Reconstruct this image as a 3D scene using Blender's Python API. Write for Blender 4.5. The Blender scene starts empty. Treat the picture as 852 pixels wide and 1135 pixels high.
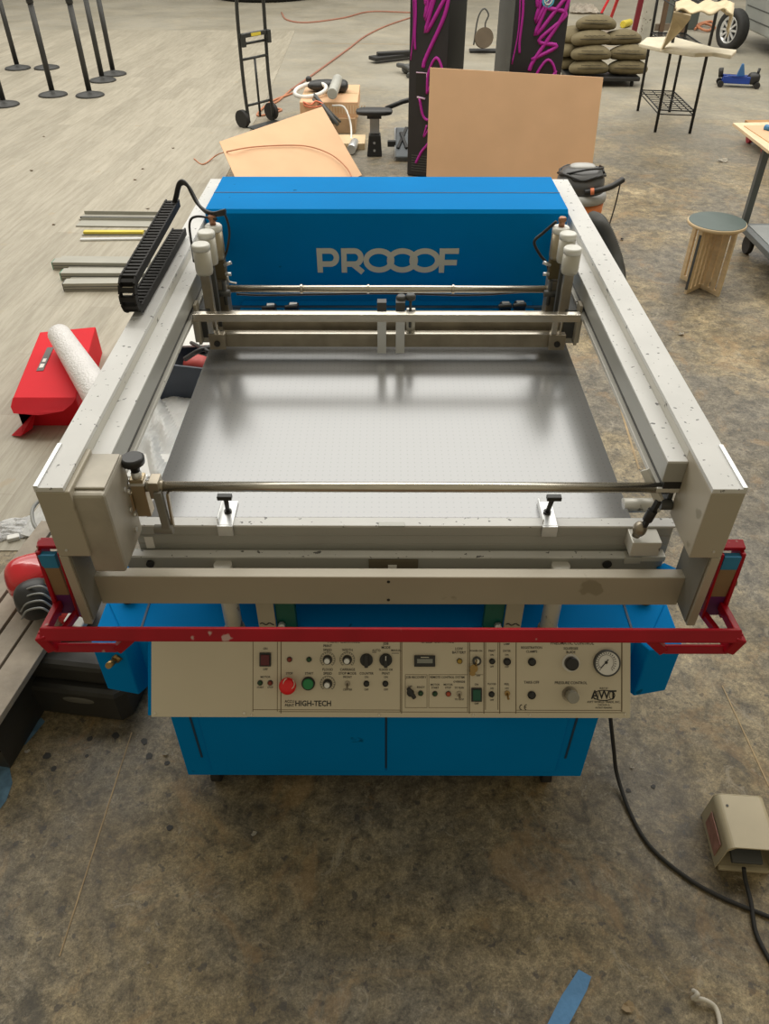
import bpy, bmesh, math, random
from mathutils import Vector, Matrix, Euler
R = math.radians
PI = math.pi
C = bpy.context.scene.collection
S = bpy.context.scene
rnd = random.Random(7)

# ------------------------------------------------------------------ camera
FPX, PITCH, CAMH, YAW = 844.6, R(40.1), 2.2, 0.0036
cd = bpy.data.cameras.new('camera'); cam = bpy.data.objects.new('camera', cd); C.objects.link(cam)
cam.location = (0, 0, CAMH); cam.rotation_euler = (PI/2 - PITCH, 0, YAW)
cd.sensor_fit = 'HORIZONTAL'; cd.sensor_width = 36.0; cd.lens = 36.0*FPX/852.0
cd.clip_end = 200; cd.clip_start = .05
S.camera = cam

# ------------------------------------------------------------------ light
w = bpy.data.worlds.new('world'); S.world = w; w.use_nodes = True
nt = w.node_tree; nt.nodes.clear()
o_ = nt.nodes.new('ShaderNodeOutputWorld'); bg = nt.nodes.new('ShaderNodeBackground')
tc = nt.nodes.new('ShaderNodeTexCoord'); sp = nt.nodes.new('ShaderNodeSeparateXYZ')
mr = nt.nodes.new('ShaderNodeMapRange'); cr = nt.nodes.new('ShaderNodeValToRGB')
nt.links.new(tc.outputs['Generated'], sp.inputs[0]); nt.links.new(sp.outputs['Y'], mr.inputs[0])
mr.inputs[1].default_value = -1; mr.inputs[2].default_value = 1
nt.links.new(mr.outputs[0], cr.inputs[0]); nt.links.new(cr.outputs[0], bg.inputs[0]); nt.links.new(bg.outputs[0], o_.inputs[0])
cr.color_ramp.elements[0].color = (.60, .53, .375, 1); cr.color_ramp.elements[0].position = .3
cr.color_ramp.elements[1].color = (.50, .48, .43, 1); cr.color_ramp.elements[1].position = .8
bg.inputs[1].default_value = .60

def area(name, loc, rot, sx, sy, e, col=(1, .98, .94)):
    l = bpy.data.lights.new(name, 'AREA'); l.shape = 'RECTANGLE'; l.size = sx; l.size_y = sy; l.energy = e; l.color = col
    o = bpy.data.objects.new(name, l); C.objects.link(o); o.location = loc; o.rotation_euler = rot; return o
area('skylight_field', (0, 12.5, 7.5), (R(-6), 0, 0), 25, 15, 2500, (1, .97, .90))
area('skylight_near', (-1.0, 5.2, 6.6), (R(-6), 0, 0), 7, 1.6, 90, (1, .97, .92))
area('added_fill_strip', (1.5, 4.4, 6.0), (R(42), 0, 0), 9, .6, 130, (1, .96, .88))  # added fill, tilted away to brighten background fronts; no such fixture in view

S.view_settings.view_transform = 'Standard'; S.view_settings.look = 'None'
S.view_settings.exposure = 0.0; S.view_settings.gamma = 1.0; S.view_settings.use_curve_mapping = False

# ------------------------------------------------------------------ pixel -> world measuring
def ray(u, v):
    a = (u-426)/FPX; b = -(v-567.5)/FPX
    y = math.cos(PITCH)+b*math.sin(PITCH); z = -math.sin(PITCH)+b*math.cos(PITCH)
    return Vector((a*math.cos(YAW)-y*math.sin(YAW), a*math.sin(YAW)+y*math.cos(YAW), z))
def G(u, v, h=0.0):
    r = ray(u, v); t = (h-CAMH)/r.z; return Vector((r.x*t, r.y*t, h))
def V(u, v, Y):
    r = ray(u, v); t = Y/r.y; return Vector((r.x*t, Y, CAMH+r.z*t))

# ------------------------------------------------------------------ materials
MATS = {}
def mat(name, col, rough=.5, metal=0.0, var=.12, vscale=6.0, bump=0.0, bscale=60.0, speck=None, spscale=40, spth=.7, alpha=1.0, emit=0, coat=0, trans=0, stretch=None, col2=None, spec=.5):
    if name in MATS: return MATS[name]
    m = bpy.data.materials.new(name); m.use_nodes = True; n = m.node_tree.nodes; L = m.node_tree.links
    b = n['Principled BSDF']
    b.inputs['Roughness'].default_value = rough; b.inputs['Metallic'].default_value = metal
    b.inputs['Alpha'].default_value = alpha; b.inputs['Coat Weight'].default_value = coat
    b.inputs['Transmission Weight'].default_value = trans
    b.inputs['Specular IOR Level'].default_value = spec
    t = n.new('ShaderNodeTexCoord'); mp = n.new('ShaderNodeMapping'); L.new(t.outputs['Object'], mp.inputs[0])
    if stretch: mp.inputs['Scale'].default_value = stretch
    nz = n.new('ShaderNodeTexNoise'); nz.inputs['Scale'].default_value = vscale; nz.inputs['Detail'].default_value = 6
    L.new(mp.outputs[0], nz.inputs[0])
    r = n.new('ShaderNodeValToRGB'); L.new(nz.outputs[0], r.inputs[0])
    lo = [max(0, c*(1-var)) for c in col]; hi = [min(1, c*(1+var)) for c in col]
    if col2: lo = col2; hi = col
    r.color_ramp.elements[0].position = .3; r.color_ramp.elements[1].position = .7
    r.color_ramp.elements[0].color = (*lo, 1); r.color_ramp.elements[1].color = (*hi, 1)
    out = r.outputs[0]
    if speck:
        n2 = n.new('ShaderNodeTexNoise'); n2.inputs['Scale'].default_value = spscale; n2.inputs['Detail'].default_value = 3
        L.new(mp.outputs[0], n2.inputs[0])
        r2 = n.new('ShaderNodeValToRGB'); r2.color_ramp.elements[0].position = spth; r2.color_ramp.elements[1].position = spth+.03
        L.new(n2.outputs[0], r2.inputs[0])
        mx = n.new('ShaderNodeMixRGB'); L.new(r2.outputs[0], mx.inputs[0]); L.new(out, mx.inputs[1]); mx.inputs[2].default_value = (*speck, 1)
        out = mx.outputs[0]
    L.new(out, b.inputs['Base Color'])
    if emit: L.new(out, b.inputs['Emission Color']); b.inputs['Emission Strength'].default_value = emit
    if bump:
        n3 = n.new('ShaderNodeTexNoise'); n3.inputs['Scale'].default_value = bscale; n3.inputs['Detail'].default_value = 4
        L.new(mp.outputs[0], n3.inputs[0]); bp = n.new('ShaderNodeBump'); bp.inputs['Strength'].default_value = bump; bp.inputs['Distance'].default_value = .01
        L.new(n3.outputs[0], bp.inputs['Height']); L.new(bp.outputs[0], b.inputs['Normal'])
    MATS[name] = m; return m

def concrete():
    m = bpy.data.materials.new('concrete'); m.use_nodes = True; n = m.node_tree.nodes; L = m.node_tree.links
    b = n['Principled BSDF']; t = n.new('ShaderNodeTexCoord')
    def noise(sc, det=8, rough=.6, dist=0):
        x = n.new('ShaderNodeTexNoise'); x.inputs['Scale'].default_value = sc; x.inputs['Detail'].default_value = det
        x.inputs['Roughness'].default_value = rough; x.inputs['Distortion'].default_value = dist; L.new(t.outputs['Object'], x.inputs[0]); return x.outputs[0]
    def ramp(src, *st):
        r = n.new('ShaderNodeValToRGB'); L.new(src, r.inputs[0]); e = r.color_ramp.elements
        while len(e) < len(st): e.new(.5)
        for k, (p, c) in enumerate(st):
            e[k].position = p; e[k].color = (*c, 1) if isinstance(c, tuple) else (c, c, c, 1)
        return r.outputs[0]
    def mix(f, a, c, mode='MIX', fac=None):
        x = n.new('ShaderNodeMixRGB'); x.blend_type = mode
        if f is not None: L.new(f, x.inputs[0])
        else: x.inputs[0].default_value = fac
        L.new(a, x.inputs[1])
        if isinstance(c, tuple): x.inputs[2].default_value = (*c, 1)
        else: L.new(c, x.inputs[2])
        return x.outputs[0]
    base = ramp(noise(1.3, 10, .7, .4), (.38, (.115, .085, .042)), (.5, (.215, .168, .092)), (.62, (.34, .272, .162)))
    grey = ramp(noise(.9, 6, .65, .8), (.42, 0.0), (.56, 1.0))
    a = mix(grey, base, (.145, .125, .09))
    fine = ramp(noise(14, 12, .8, .5), (.40, .45), (.5, 1.0), (.60, 1.55))
    a = mix(None, a, fine, 'MULTIPLY', .85)
    fine2 = ramp(noise(70, 8, .8, 0), (.38, .60), (.62, 1.45))
    a = mix(None, a, fine2, 'MULTIPLY', .85)
    fine3 = ramp(noise(190, 4, .8, 0), (.35, .65), (.65, 1.4))
    a = mix(None, a, fine3, 'MULTIPLY', .8)
    stain = ramp(noise(5.0, 9, .75, .3), (.57, 0.0), (.63, .6))
    a = mix(stain, a, (.07, .062, .048))
    spots = ramp(noise(26, 3, .5, 0), (.64, 0.0), (.67, .7))
    a = mix(spots, a, (.05, .045, .04))
    pale = ramp(noise(9, 10, .85, 1.5), (.56, 0.0), (.62, .5))
    a = mix(pale, a, (.42, .37, .28))
    orange = ramp(noise(3.1, 7, .75, 1.0), (.54, 0.0), (.62, .35))
    a = mix(orange, a, (.36, .22, .09))
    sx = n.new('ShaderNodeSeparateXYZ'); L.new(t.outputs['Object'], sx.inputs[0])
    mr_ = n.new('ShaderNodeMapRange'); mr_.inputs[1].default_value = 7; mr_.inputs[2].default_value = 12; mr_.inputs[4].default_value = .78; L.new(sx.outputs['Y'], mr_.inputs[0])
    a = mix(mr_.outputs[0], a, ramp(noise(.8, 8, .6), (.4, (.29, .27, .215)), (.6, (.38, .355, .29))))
    L.new(a, b.inputs['Base Color'])
    L.new(ramp(noise(3, 5), (.3, .42), (.7, .62)), b.inputs['Roughness'])
    bp = n.new('ShaderNodeBump'); bp.inputs['Strength'].default_value = .15; bp.inputs['Distance'].default_value = .01
    L.new(noise(40, 8, .7), bp.inputs['Height']); L.new(bp.outputs[0], b.inputs['Normal'])
    return m

def planks():
    m = bpy.data.materials.new('vinyl_planks'); m.use_nodes = True; n = m.node_tree.nodes; L = m.node_tree.links
    b = n['Principled BSDF']; t = n.new('ShaderNodeTexCoord'); mp = n.new('ShaderNodeMapping'); L.new(t.outputs['Object'], mp.inputs[0])
    mp.inputs['Rotation'].default_value = (0, 0, R(90+4))
    br = n.new('ShaderNodeTexBrick'); L.new(mp.outputs[0], br.inputs[0]); br.inputs['Scale'].default_value = 1.0
    br.inputs['Brick Width'].default_value = 1.3; br.inputs['Row Height'].default_value = .19; br.inputs['Mortar Size'].default_value = .0018
    br.inputs['Color1'].default_value = (.33, .30, .235, 1); br.inputs['Color2'].default_value = (.405, .37, .295, 1); br.inputs['Mortar'].default_value = (.30, .26, .20, 1)
    br.inputs['Mortar Smooth'].default_value = .4
    mp2 = n.new('ShaderNodeMapping'); mp2.inputs['Scale'].default_value = (1, 11, 1); L.new(mp.outputs[0], mp2.inputs[0])
    nz = n.new('ShaderNodeTexNoise'); nz.inputs['Scale'].default_value = 2.2; nz.inputs['Detail'].default_value = 9; nz.inputs['Roughness'].default_value = .75; L.new(mp2.outputs[0], nz.inputs[0])
    r = n.new('ShaderNodeValToRGB'); L.new(nz.outputs[0], r.inputs[0]); r.color_ramp.elements[0].position = .40; r.color_ramp.elements[1].position = .60
    r.color_ramp.elements[0].color = (.76, .74, .70, 1); r.color_ramp.elements[1].color = (1.08, 1.08, 1.08, 1)
    mx = n.new('ShaderNodeMixRGB'); mx.blend_type = 'MULTIPLY'; mx.inputs[0].default_value = .8; L.new(br.outputs[0], mx.inputs[1]); L.new(r.outputs[0], mx.inputs[2])
    n2 = n.new('ShaderNodeTexNoise'); n2.inputs['Scale'].default_value = 7; n2.inputs['Detail'].default_value = 8; L.new(t.outputs['Object'], n2.inputs[0])
    r2 = n.new('ShaderNodeValToRGB'); L.new(n2.outputs[0], r2.inputs[0]); r2.color_ramp.elements[0].position = .66; r2.color_ramp.elements[1].position = .72
    r2.color_ramp.elements[1].color = (.6, .6, .6, 1)
    mx2 = n.new('ShaderNodeMixRGB'); L.new(r2.outputs[0], mx2.inputs[0]); L.new(mx.outputs[0], mx2.inputs[1]); mx2.inputs[2].default_value = (.36, .29, .19, 1)
    L.new(mx2.outputs[0], b.inputs['Base Color']); b.inputs['Roughness'].default_value = .5
    return m

def bedmat():
    m = bpy.data.materials.new('perforated_steel'); m.use_nodes = True; n = m.node_tree.nodes; L = m.node_tree.links
    b = n['Principled BSDF']; t = n.new('ShaderNodeTexCoord')
    vo = n.new('ShaderNodeTexVoronoi'); vo.inputs['Randomness'].default_value = 0; vo.inputs['Scale'].default_value = 52
    L.new(t.outputs['Object'], vo.inputs[0])
    mp = n.new('ShaderNodeMapping'); mp.inputs['Scale'].default_value = (1, 1, 0); L.new(t.outputs['Object'], mp.inputs[0]); L.new(mp.outputs[0], vo.inputs[0])
    r = n.new('ShaderNodeValToRGB'); L.new(vo.outputs['Distance'], r.inputs[0]); r.color_ramp.elements[0].position = .07; r.color_ramp.elements[1].position = .13
    r.color_ramp.elements[0].color = (.28, .285, .29, 1); r.color_ramp.elements[1].color = (.36, .365, .37, 1)
    nz = n.new('ShaderNodeTexNoise'); nz.inputs['Scale'].default_value = 2.5; nz.inputs['Detail'].default_value = 6; L.new(t.outputs['Object'], nz.inputs[0])
    r2 = n.new('ShaderNodeMapRange'); L.new(nz.outputs[0], r2.inputs[0]); r2.inputs[3].default_value = .17; r2.inputs[4].default_value = .24
    L.new(r2.outputs[0], b.inputs['Roughness'])
    L.new(r.outputs[0], b.inputs['Base Color']); b.inputs['Metallic'].default_value = .6
    return m

M_alu = mat('painted_aluminium', (.60, .585, .53), .42, .25, .06, 3, speck=(.16, .15, .13), spscale=24, spth=.66)
M_beige = mat('beige_powder_coat', (.43, .39, .31), .45, .1, .05, 4, speck=(.3, .27, .2), spscale=9, spth=.66)
M_top = mat('scuffed_white_paint', (.66, .66, .645), .45, 0, .05, 8, speck=(.14, .14, .14), spscale=60, spth=.655)
M_steel = mat('brushed_steel', (.62, .58, .50), .22, .95, .10, 20, stretch=(1, 8, 8))
M_dsteel = mat('aged_steel', (.34, .30, .235), .38, .7, .2, 15)
M_ext = mat('aluminium_extrusion', (.40, .40, .37), .4, .25, .05, 3)
M_brite = mat('bright_aluminium', (.72, .73, .73), .28, .6, .04, 10)
M_blue = mat('blue_paint', (.000, .215, .58), .6, 0, .05, 3, spec=.03, speck=(.0, .10, .25), spscale=12, spth=.72)
M_blued = mat('blue_groove', (.003, .04, .10), .5)
M_red = mat('red_paint', (.34, .002, .012), .35, 0, .15, 8, spec=.3, speck=(.45, .30, .27), spscale=18, spth=.69)
M_black = mat('black_plastic', (.018, .018, .018), .42)
M_rub = mat('black_rubber', (.022, .021, .02), .7, bump=.2)
M_dgrey = mat('dark_grey_paint', (.07, .072, .07), .5)
M_panel = mat('cream_panel', (.63, .565, .43), .5, 0, .04, 3)
M_ink = mat('printed_ink', (.02, .02, .02), .6)
M_line = mat('brown_line', (.16, .12, .07), .6)
M_white = mat('white_plastic', (.78, .77, .73), .45, var=.04)
M_letter = mat('cream_lettering', (.66, .63, .52), .5, var=.03)
M_green = mat('green_button', (.01, .22, .07), .3)
M_dgreen = mat('dark_green_lens', (.012, .06, .02), .3)
M_redb = mat('red_button', (.75, .01, .015), .3)
M_dred = mat('dark_red_lens', (.22, .03, .015), .3)
M_maroon = mat('maroon_switch', (.10, .004, .01), .25)
M_teal = mat('green_rocker', (.0, .09, .05), .3)
M_amber = mat('amber_lens', (.42, .27, .03), .3)
M_brass = mat('brass', (.35, .23, .09), .35, .8)
M_card = mat('cardboard', (.68, .43, .25), .75, 0, .05, 3)
M_card2 = mat('cardboard_dark', (.50, .33, .19), .8, 0, .12, 8)
M_ply = mat('plywood', (.66, .50, .30), .55, 0, .12, 5, stretch=(1, 1, 6))
M_plyf = mat('plywood_board', (.72, .55, .35), .55, 0, .10, 4, stretch=(6, 1, 1))
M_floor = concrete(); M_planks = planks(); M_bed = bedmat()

# ------------------------------------------------------------------ builders
class MB:
    def __init__(s): s.b = bmesh.new()
    def box(s, x0, x1, y0, y1, z0, z1, m=None):
        vs = [s.b.verts.new(p) for p in ((x0,y0,z0),(x1,y0,z0),(x1,y1,z0),(x0,y1,z0),(x0,y0,z1),(x1,y0,z1),(x1,y1,z1),(x0,y1,z1))]
        for f in ((0,3,2,1),(4,5,6,7),(0,1,5,4),(1,2,6,5),(2,3,7,6),(3,0,4,7)): s.b.faces.new([vs[i] for i in f])
        if m is not None:
            for v in vs: v.co = m @ v.co
        return s
    def cbox(s, c, size, rot=(0,0,0)):
        hx, hy, hz = size[0]/2, size[1]/2, size[2]/2
        return s.box(-hx, hx, -hy, hy, -hz, hz, Matrix.Translation(c) @ Euler(rot).to_matrix().to_4x4())
    def bar(s, p0, p1, wd, ht, up=(0,0,1)):
        p0, p1 = Vector(p0), Vector(p1); d = p1-p0; L = d.length; d.normalize(); upv = Vector(up)
        if abs(d.dot(upv)) > .98: upv = Vector((0, 1, 0))
        sd = d.cross(upv).normalized(); u2 = sd.cross(d).normalized()
        m = Matrix((( sd.x, d.x, u2.x, p0.x), (sd.y, d.y, u2.y, p0.y), (sd.z, d.z, u2.z, p0.z), (0,0,0,1)))
        return s.box(-wd/2, wd/2, 0, L, -ht/2, ht/2, m)
    def tube(s, pts, r, seg=10, cap=True, closed=False):
        pts = [Vector(p) for p in pts]; n = len(pts); rings = []
        rr = r if isinstance(r, (list, tuple)) else [r]*n
        prev = None
        for i, p in enumerate(pts):
            if closed: d = pts[(i+1) % n]-pts[i-1]
            else: d = pts[min(i+1, n-1)]-pts[max(i-1, 0)]
            d = d.normalized() if d.length > 1e-9 else Vector((0,0,1))
            if prev is None:
                a = Vector((0,0,1)) if abs(d.z) < .9 else Vector((1,0,0)); x = d.cross(a).normalized()
            else:
                x = (prev-d*prev.dot(d)); x = x.normalized() if x.length > 1e-6 else d.orthogonal().normalized()
            prev = x; y = d.cross(x)
            rings.append([s.b.verts.new(p+(x*math.cos(2*PI*k/seg)+y*math.sin(2*PI*k/seg))*rr[i]) for k in range(seg)])
        m = n if closed else n-1
        for i in range(m):
            A, B = rings[i], rings[(i+1) % n]
            for k in range(seg):
                f = s.b.faces.new((A[k], A[(k+1) % seg], B[(k+1) % seg], B[k])); f.smooth = True
        if cap and not closed:
            s.b.faces.new(rings[0][::-1]); s.b.faces.new(rings[-1])
        return s
    def cyl(s, p0, p1, r, seg=20, r2=None): return s.tube([p0, p1], [r, r if r2 is None else r2], seg)
    def lathe(s, prof, c=(0,0,0), seg=24, m=None, smooth=True):
        rings = []; c = Vector(c); new = []
        for (r, z) in prof:
            ring = [s.b.verts.new(c+Vector((r*math.cos(2*PI*k/seg), r*math.sin(2*PI*k/seg), z))) for k in range(seg)]; rings.append(ring); new += ring
        for A, B in zip(rings, rings[1:]):
            for k in range(seg):
                f = s.b.faces.new((A[k], A[(k+1) % seg], B[(k+1) % seg], B[k])); f.smooth = smooth
        s.b.faces.new(rings[0][::-1]); s.b.faces.new(rings[-1])
        if m is not None:
            for v in new: v.co = m @ v.co
        return s
    def prism(s, poly, axis, a, b):
        # poly: 2D points; axis 'x': (y,z), 'y': (x,z), 'z': (x,y)
        def P(q, t): return {'x': (t, q[0], q[1]), 'y': (q[0], t, q[1]), 'z': (q[0], q[1], t)}[axis]
        A = [s.b.verts.new(P(q, a)) for q in poly]; B = [s.b.verts.new(P(q, b)) for q in poly]; n = len(poly)
        s.b.faces.new(A[::-1]); s.b.faces.new(B)
        for k in range(n): s.b.faces.new((A[k], A[(k+1) % n], B[(k+1) % n], B[k]))
        return s
    def blob(s, c, size, e=2.6, rot=(0,0,0), n=20, k=12, jit=0, seed=0):
        q = random.Random(seed); M = Matrix.Translation(c) @ Euler(rot).to_matrix().to_4x4()
        def sg(v, p): return math.copysign(abs(v)**p, v)
        p = 2/e; rings = []
        for i in range(1, k):
            ph = -PI/2+PI*i/k; ring = []
            for j in range(n):
                th = 2*PI*j/n
                v = Vector((sg(math.cos(th), p)*sg(math.cos(ph), p)*size[0]/2, sg(math.sin(th), p)*sg(math.cos(ph), p)*size[1]/2, sg(math.sin(ph), p)*size[2]/2))
                if jit: v *= 1+q.uniform(-jit, jit)
                ring.append(s.b.verts.new(M @ v))
            rings.append(ring)
        for A, B in zip(rings, rings[1:]):
            for j in range(n):
                f = s.b.faces.new((A[j], A[(j+1) % n], B[(j+1) % n], B[j])); f.smooth = True
        f = s.b.faces.new(rings[0][::-1]); f.smooth = True; f = s.b.faces.new(rings[-1]); f.smooth = True
        return s
    def build(s, name, m, parent=None, bevel=0, world=False, loc=None, rot=None):
        bmesh.ops.recalc_face_normals(s.b, faces=s.b.faces)
        if world and parent is not None:
            M = Matrix.Identity(4); p = parent
            while p is not None: M = p.matrix_basis @ M; p = p.parent
            s.b.transform(M.inverted())
        me = bpy.data.meshes.new(name); s.b.to_mesh(me); s.b.free()
        o = bpy.data.objects.new(name, me); C.objects.link(o); me.materials.append(m)
        if parent is not None: o.parent = parent
        if loc is not None: o.location = loc
        if rot is not None: o.rotation_euler = rot
        if bevel:
            md = o.modifiers.new('bevel', 'BEVEL'); md.width = bevel; md.segments = 2; md.limit_method = 'ANGLE'; md.angle_limit = R(50)
        return o

def tag(o, label, cat, group=None, kind=None):
    if label: o['label'] = label
    if cat: o['category'] = cat
    if group: o['group'] = group
    if kind: o['kind'] = kind
    return o
def thing(name, label, cat, loc=(0,0,0), rz=0, group=None):
    o = bpy.data.objects.new(name, None); C.objects.link(o); o.location = loc; o.rotation_euler = (0,0,rz); o.empty_display_size = .05
    return tag(o, label, cat, group)
def copy_tree(o, parent=None):
    c = o.copy(); C.objects.link(c); c.parent = parent
    for ch in list(o.children): copy_tree(ch, c)
    return c
def single(mb, name, m, label, cat, base, group=None, kind=None, bevel=0):
    """mesh built in world coordinates, origin moved to base"""
    base = Vector(base); mb.b.transform(Matrix.Translation(-base))
    o = mb.build(name, m, bevel=bevel, loc=base); return tag(o, label, cat, group, kind)
def spline(pts, n=8):
    P = [Vector(p) for p in pts]; P = [P[0]*2-P[1]]+P+[P[-1]*2-P[-2]]; out = []
    for i in range(1, len(P)-2):
        for k in range(n):
            t = k/n; a, b, c, d = P[i-1], P[i], P[i+1], P[i+2]
            out.append(.5*((2*b)+(c-a)*t+(2*a-5*b+4*c-d)*t*t+(3*b-a-3*c+d)*t**3))
    out.append(P[-2]); return out

# ================================================================== SETTING
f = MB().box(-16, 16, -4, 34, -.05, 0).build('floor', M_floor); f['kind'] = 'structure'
pl = [G(-260, 33), G(327, 34), G(296, 108), (-1.50, 2.35), (-9, 2.35)]
f = MB().prism([(p[0], p[1]) for p in pl], 'z', 0, .004).build('floor_planks', M_planks); f['kind'] = 'structure'
# expansion joints and a long crack in the slab
M_joint = mat('joint_filler', (.40, .29, .16), .7, 0, .3, 12)
def joint(pts, wd=.0035):
    b = MB()
    for a, c in zip(pts, pts[1:]): b.bar(a, c, wd, .0012)
    o = b.build('trim_1', M_joint); o['kind'] = 'structure'
joint([G(146, 812)+Vector((0,0,.001)), G(66, 1060)+Vector((0,0,.001))])
joint([G(800, 760)+Vector((0,0,.001)), G(852, 872)+Vector((0,0,.001))], .004)
joint([G(345, 48)+Vector((0,0,.001)), G(700, 52)+Vector((0,0,.001))], .02)
joint([G(668, 388)+Vector((0,0,.001)), G(708, 520)+Vector((0,0,.001))], .010)

# ================================================================== THE PRESS
press = thing('screen_printing_press', 'large blue and grey flatbed screen printing press with perforated metal bed and red safety bar', 'printing press', (0, 2.1, 0))
def W(mb, name, m, bevel=.0015, parent=None): return mb.build(name, m, parent or press, bevel=bevel, world=True)

# base cabinet
body = W(MB().box(-.60, .59, 1.252, 1.60, .10, .445).box(-.57, .57, 1.60, 2.84, .10, .90), 'base_cabinet', M_blue, .003)
hood_y0, hood_y1 = 2.84, 3.247
for (x0, x1) in ((-.520, -.003), (.003, .505)):
    d = W(MB().box(x0, x1, 1.246, 1.254, .135, .44), 'door', M_blue, .002)
for x, dx in ((-.545, .012), (.53, -.012)):
    W(MB().bar((x, 1.2515, .43), (x+dx*.2, 1.2515, .20), .006, .003, up=(0, 1, 0)), 'slot', M_blued, 0)
W(MB().box(-.003, .003, 1.2475, 1.2520, .15, .44), 'door_gap', M_blued, 0)
for x, y in ((-.53, 1.31), (.50, 1.31), (-.53, 2.7), (.53, 2.7), (.42, 1.34)):
    c = W(MB().box(x-.02, x+.02, y-.02, y+.02, .07, .10), 'caster_fork', M_dgrey, 0)
    W(MB().cyl((x-.014, y, .037), (x+.014, y, .037), .036, 20), 'caster_wheel', M_rub, 0, c)
# deck, panel housing and side boxes
W(MB().prism([(-.79, 1.49), (-.735, 1.40), (-.66, 1.352), (.66, 1.352), (.735, 1.40), (.79, 1.49), (.79, 1.66), (-.79, 1.66)], 'z', .42, .607), 'front_deck', M_blue, .003)
W(MB().prism([(1.222, .447), (1.352, .604), (1.42, .604), (1.42, .447)], 'x', -.646, .653), 'panel_housing', M_blue, .002)
for sx in (-1, 1):
    b = MB(); x = .80*sx
    prof = [(x, 1.345), (.705*sx, 1.325), (.655*sx, 1.40), (.655*sx, 1.62), (x, 1.62)]
    b.prism(prof, 'z', .40, .600)
    b.prism([(x*.99, 1.40), (.72*sx, 1.38), (.66*sx, 1.45), (.66*sx, 1.60), (x*.99, 1.60)], 'z', .37, .40)
    bx = W(b, 'side_box', M_blue, .004)
    W(MB().box(min(.67*sx, .676*sx), max(.67*sx, .676*sx), 1.37, 1.62, .606, .609), 'groove', M_blued, 0)
    # black rubber buffer on the deck corner
    W(MB().cyl((.71*sx, 1.56, .60), (.71*sx, 1.56, .66), .03, 16).cyl((.735*sx, 1.50, .60), (.735*sx, 1.50, .64), .018, 12), 'buffer', M_rub, 0)
W(MB().cyl(V(128, 731, 1.33), V(120, 738, 1.29), .009, 10).cyl(V(128, 731, 1.33), V(133, 726, 1.335), .013, 8), 'hose_fitting', M_brass, 0)

# rear hood with lettering
hood = W(MB().prism([(hood_y0, .80), (hood_y0, 1.238), (hood_y0+.012, 1.25), (hood_y1-.01, 1.25), (hood_y1, 1.24), (hood_y1, .80)], 'x', -.668, .663).box(-.60, .60, 2.86, 3.2, .10, .80), 'rear_hood', M_blue, .002)
W(MB().box(-.668, .663, 3.035, 3.041, 1.2495, 1.2512), 'hood_seam', M_blued, 0, hood)
# lettering from strokes
LW = .0205
def stroke(b, pts, y, wd=LW, closed=False):
    pts = [Vector((p[0], p[1])) for p in pts]; n = len(pts); L_, R_ = [], []
    for i, p in enumerate(pts):
        if closed: d0 = (p-pts[i-1]).normalized(); d1 = (pts[(i+1) % n]-p).normalized()
        else:
            d0 = (p-pts[i-1]).normalized() if i else (pts[1]-p).normalized(); d1 = (pts[i+1]-p).normalized() if i < n-1 else d0
        t = (d0+d1).normalized(); nn = Vector((-t.y, t.x)); k = wd/2/max(.5, nn.dot(Vector((-d0.y, d0.x))))
        L_.append(p+nn*k); R_.append(p-nn*k)
    m = n if closed else n-1
    for i in range(m):
        j = (i+1) % n; q = [L_[i], L_[j], R_[j], R_[i]]
        A = [b.b.verts.new((v.x, y, v.y)) for v in q]; B = [b.b.verts.new((v.x, y+.003, v.y)) for v in q]
        b.b.faces.new(A); b.b.faces.new(B[::-1])
        for k in range(4): b.b.faces.new((A[k], B[k], B[(k+1) % 4], A[(k+1) % 4]))
tl = V(350.5, 275, hood_y0); br_ = V(507, 302, hood_y0)
tx0, tx1, tz0, tz1 = tl.x, br_.x, br_.z, tl.z; h_ = tz1-tz0; hw = LW/2; sc = (tx1-tx0)/ 6.62
b = MB(); yl = hood_y0-.003
def X(t): return tx0+t*sc
def arc(cx, cz, rx, rz, a0, a1, n=14): return [(cx+rx*math.cos(R(a0+(a1-a0)*k/n)), cz+rz*math.sin(R(a0+(a1-a0)*k/n))) for k in range(n+1)]
def Pletter(x, leg):
    stroke(b, [(x+hw, tz0), (x+hw, tz1)], yl)
    r = h_*.27; cz = tz1-hw-r; xr = x+sc*.62
    stroke(b, [(x+hw, tz1-hw)]+arc(xr, cz, r*.95, r, 90, -90)+[(x+hw, cz-r)], yl+.0003)
    if leg: stroke(b, [(xr-.008, cz-r), (x+sc*1.0, tz0)], yl+.0006)
Pletter(X(0), False); Pletter(X(1.14), True)
for k, cx in enumerate((2.90, 4.00, 5.05)):
    stroke(b, arc(X(cx), (tz0+tz1)/2, sc*.60, h_/2-hw, 0, 360, 36)[:-1], yl+.0002*k, closed=True)
xf = X(5.72); stroke(b, [(xf+hw, tz0), (xf+hw, tz1)], yl); stroke(b, [(xf+hw, tz1-hw), (X(6.62), tz1-hw)], yl+.0003); stroke(b, [(xf+hw, tz0+h_*.42), (X(6.55), tz0+h_*.42)], yl+.0003)
W(b, 'logo_lettering', M_letter, 0, hood)['label'] = 'cream block lettering reading PROOOF with interlocked Os'

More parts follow.
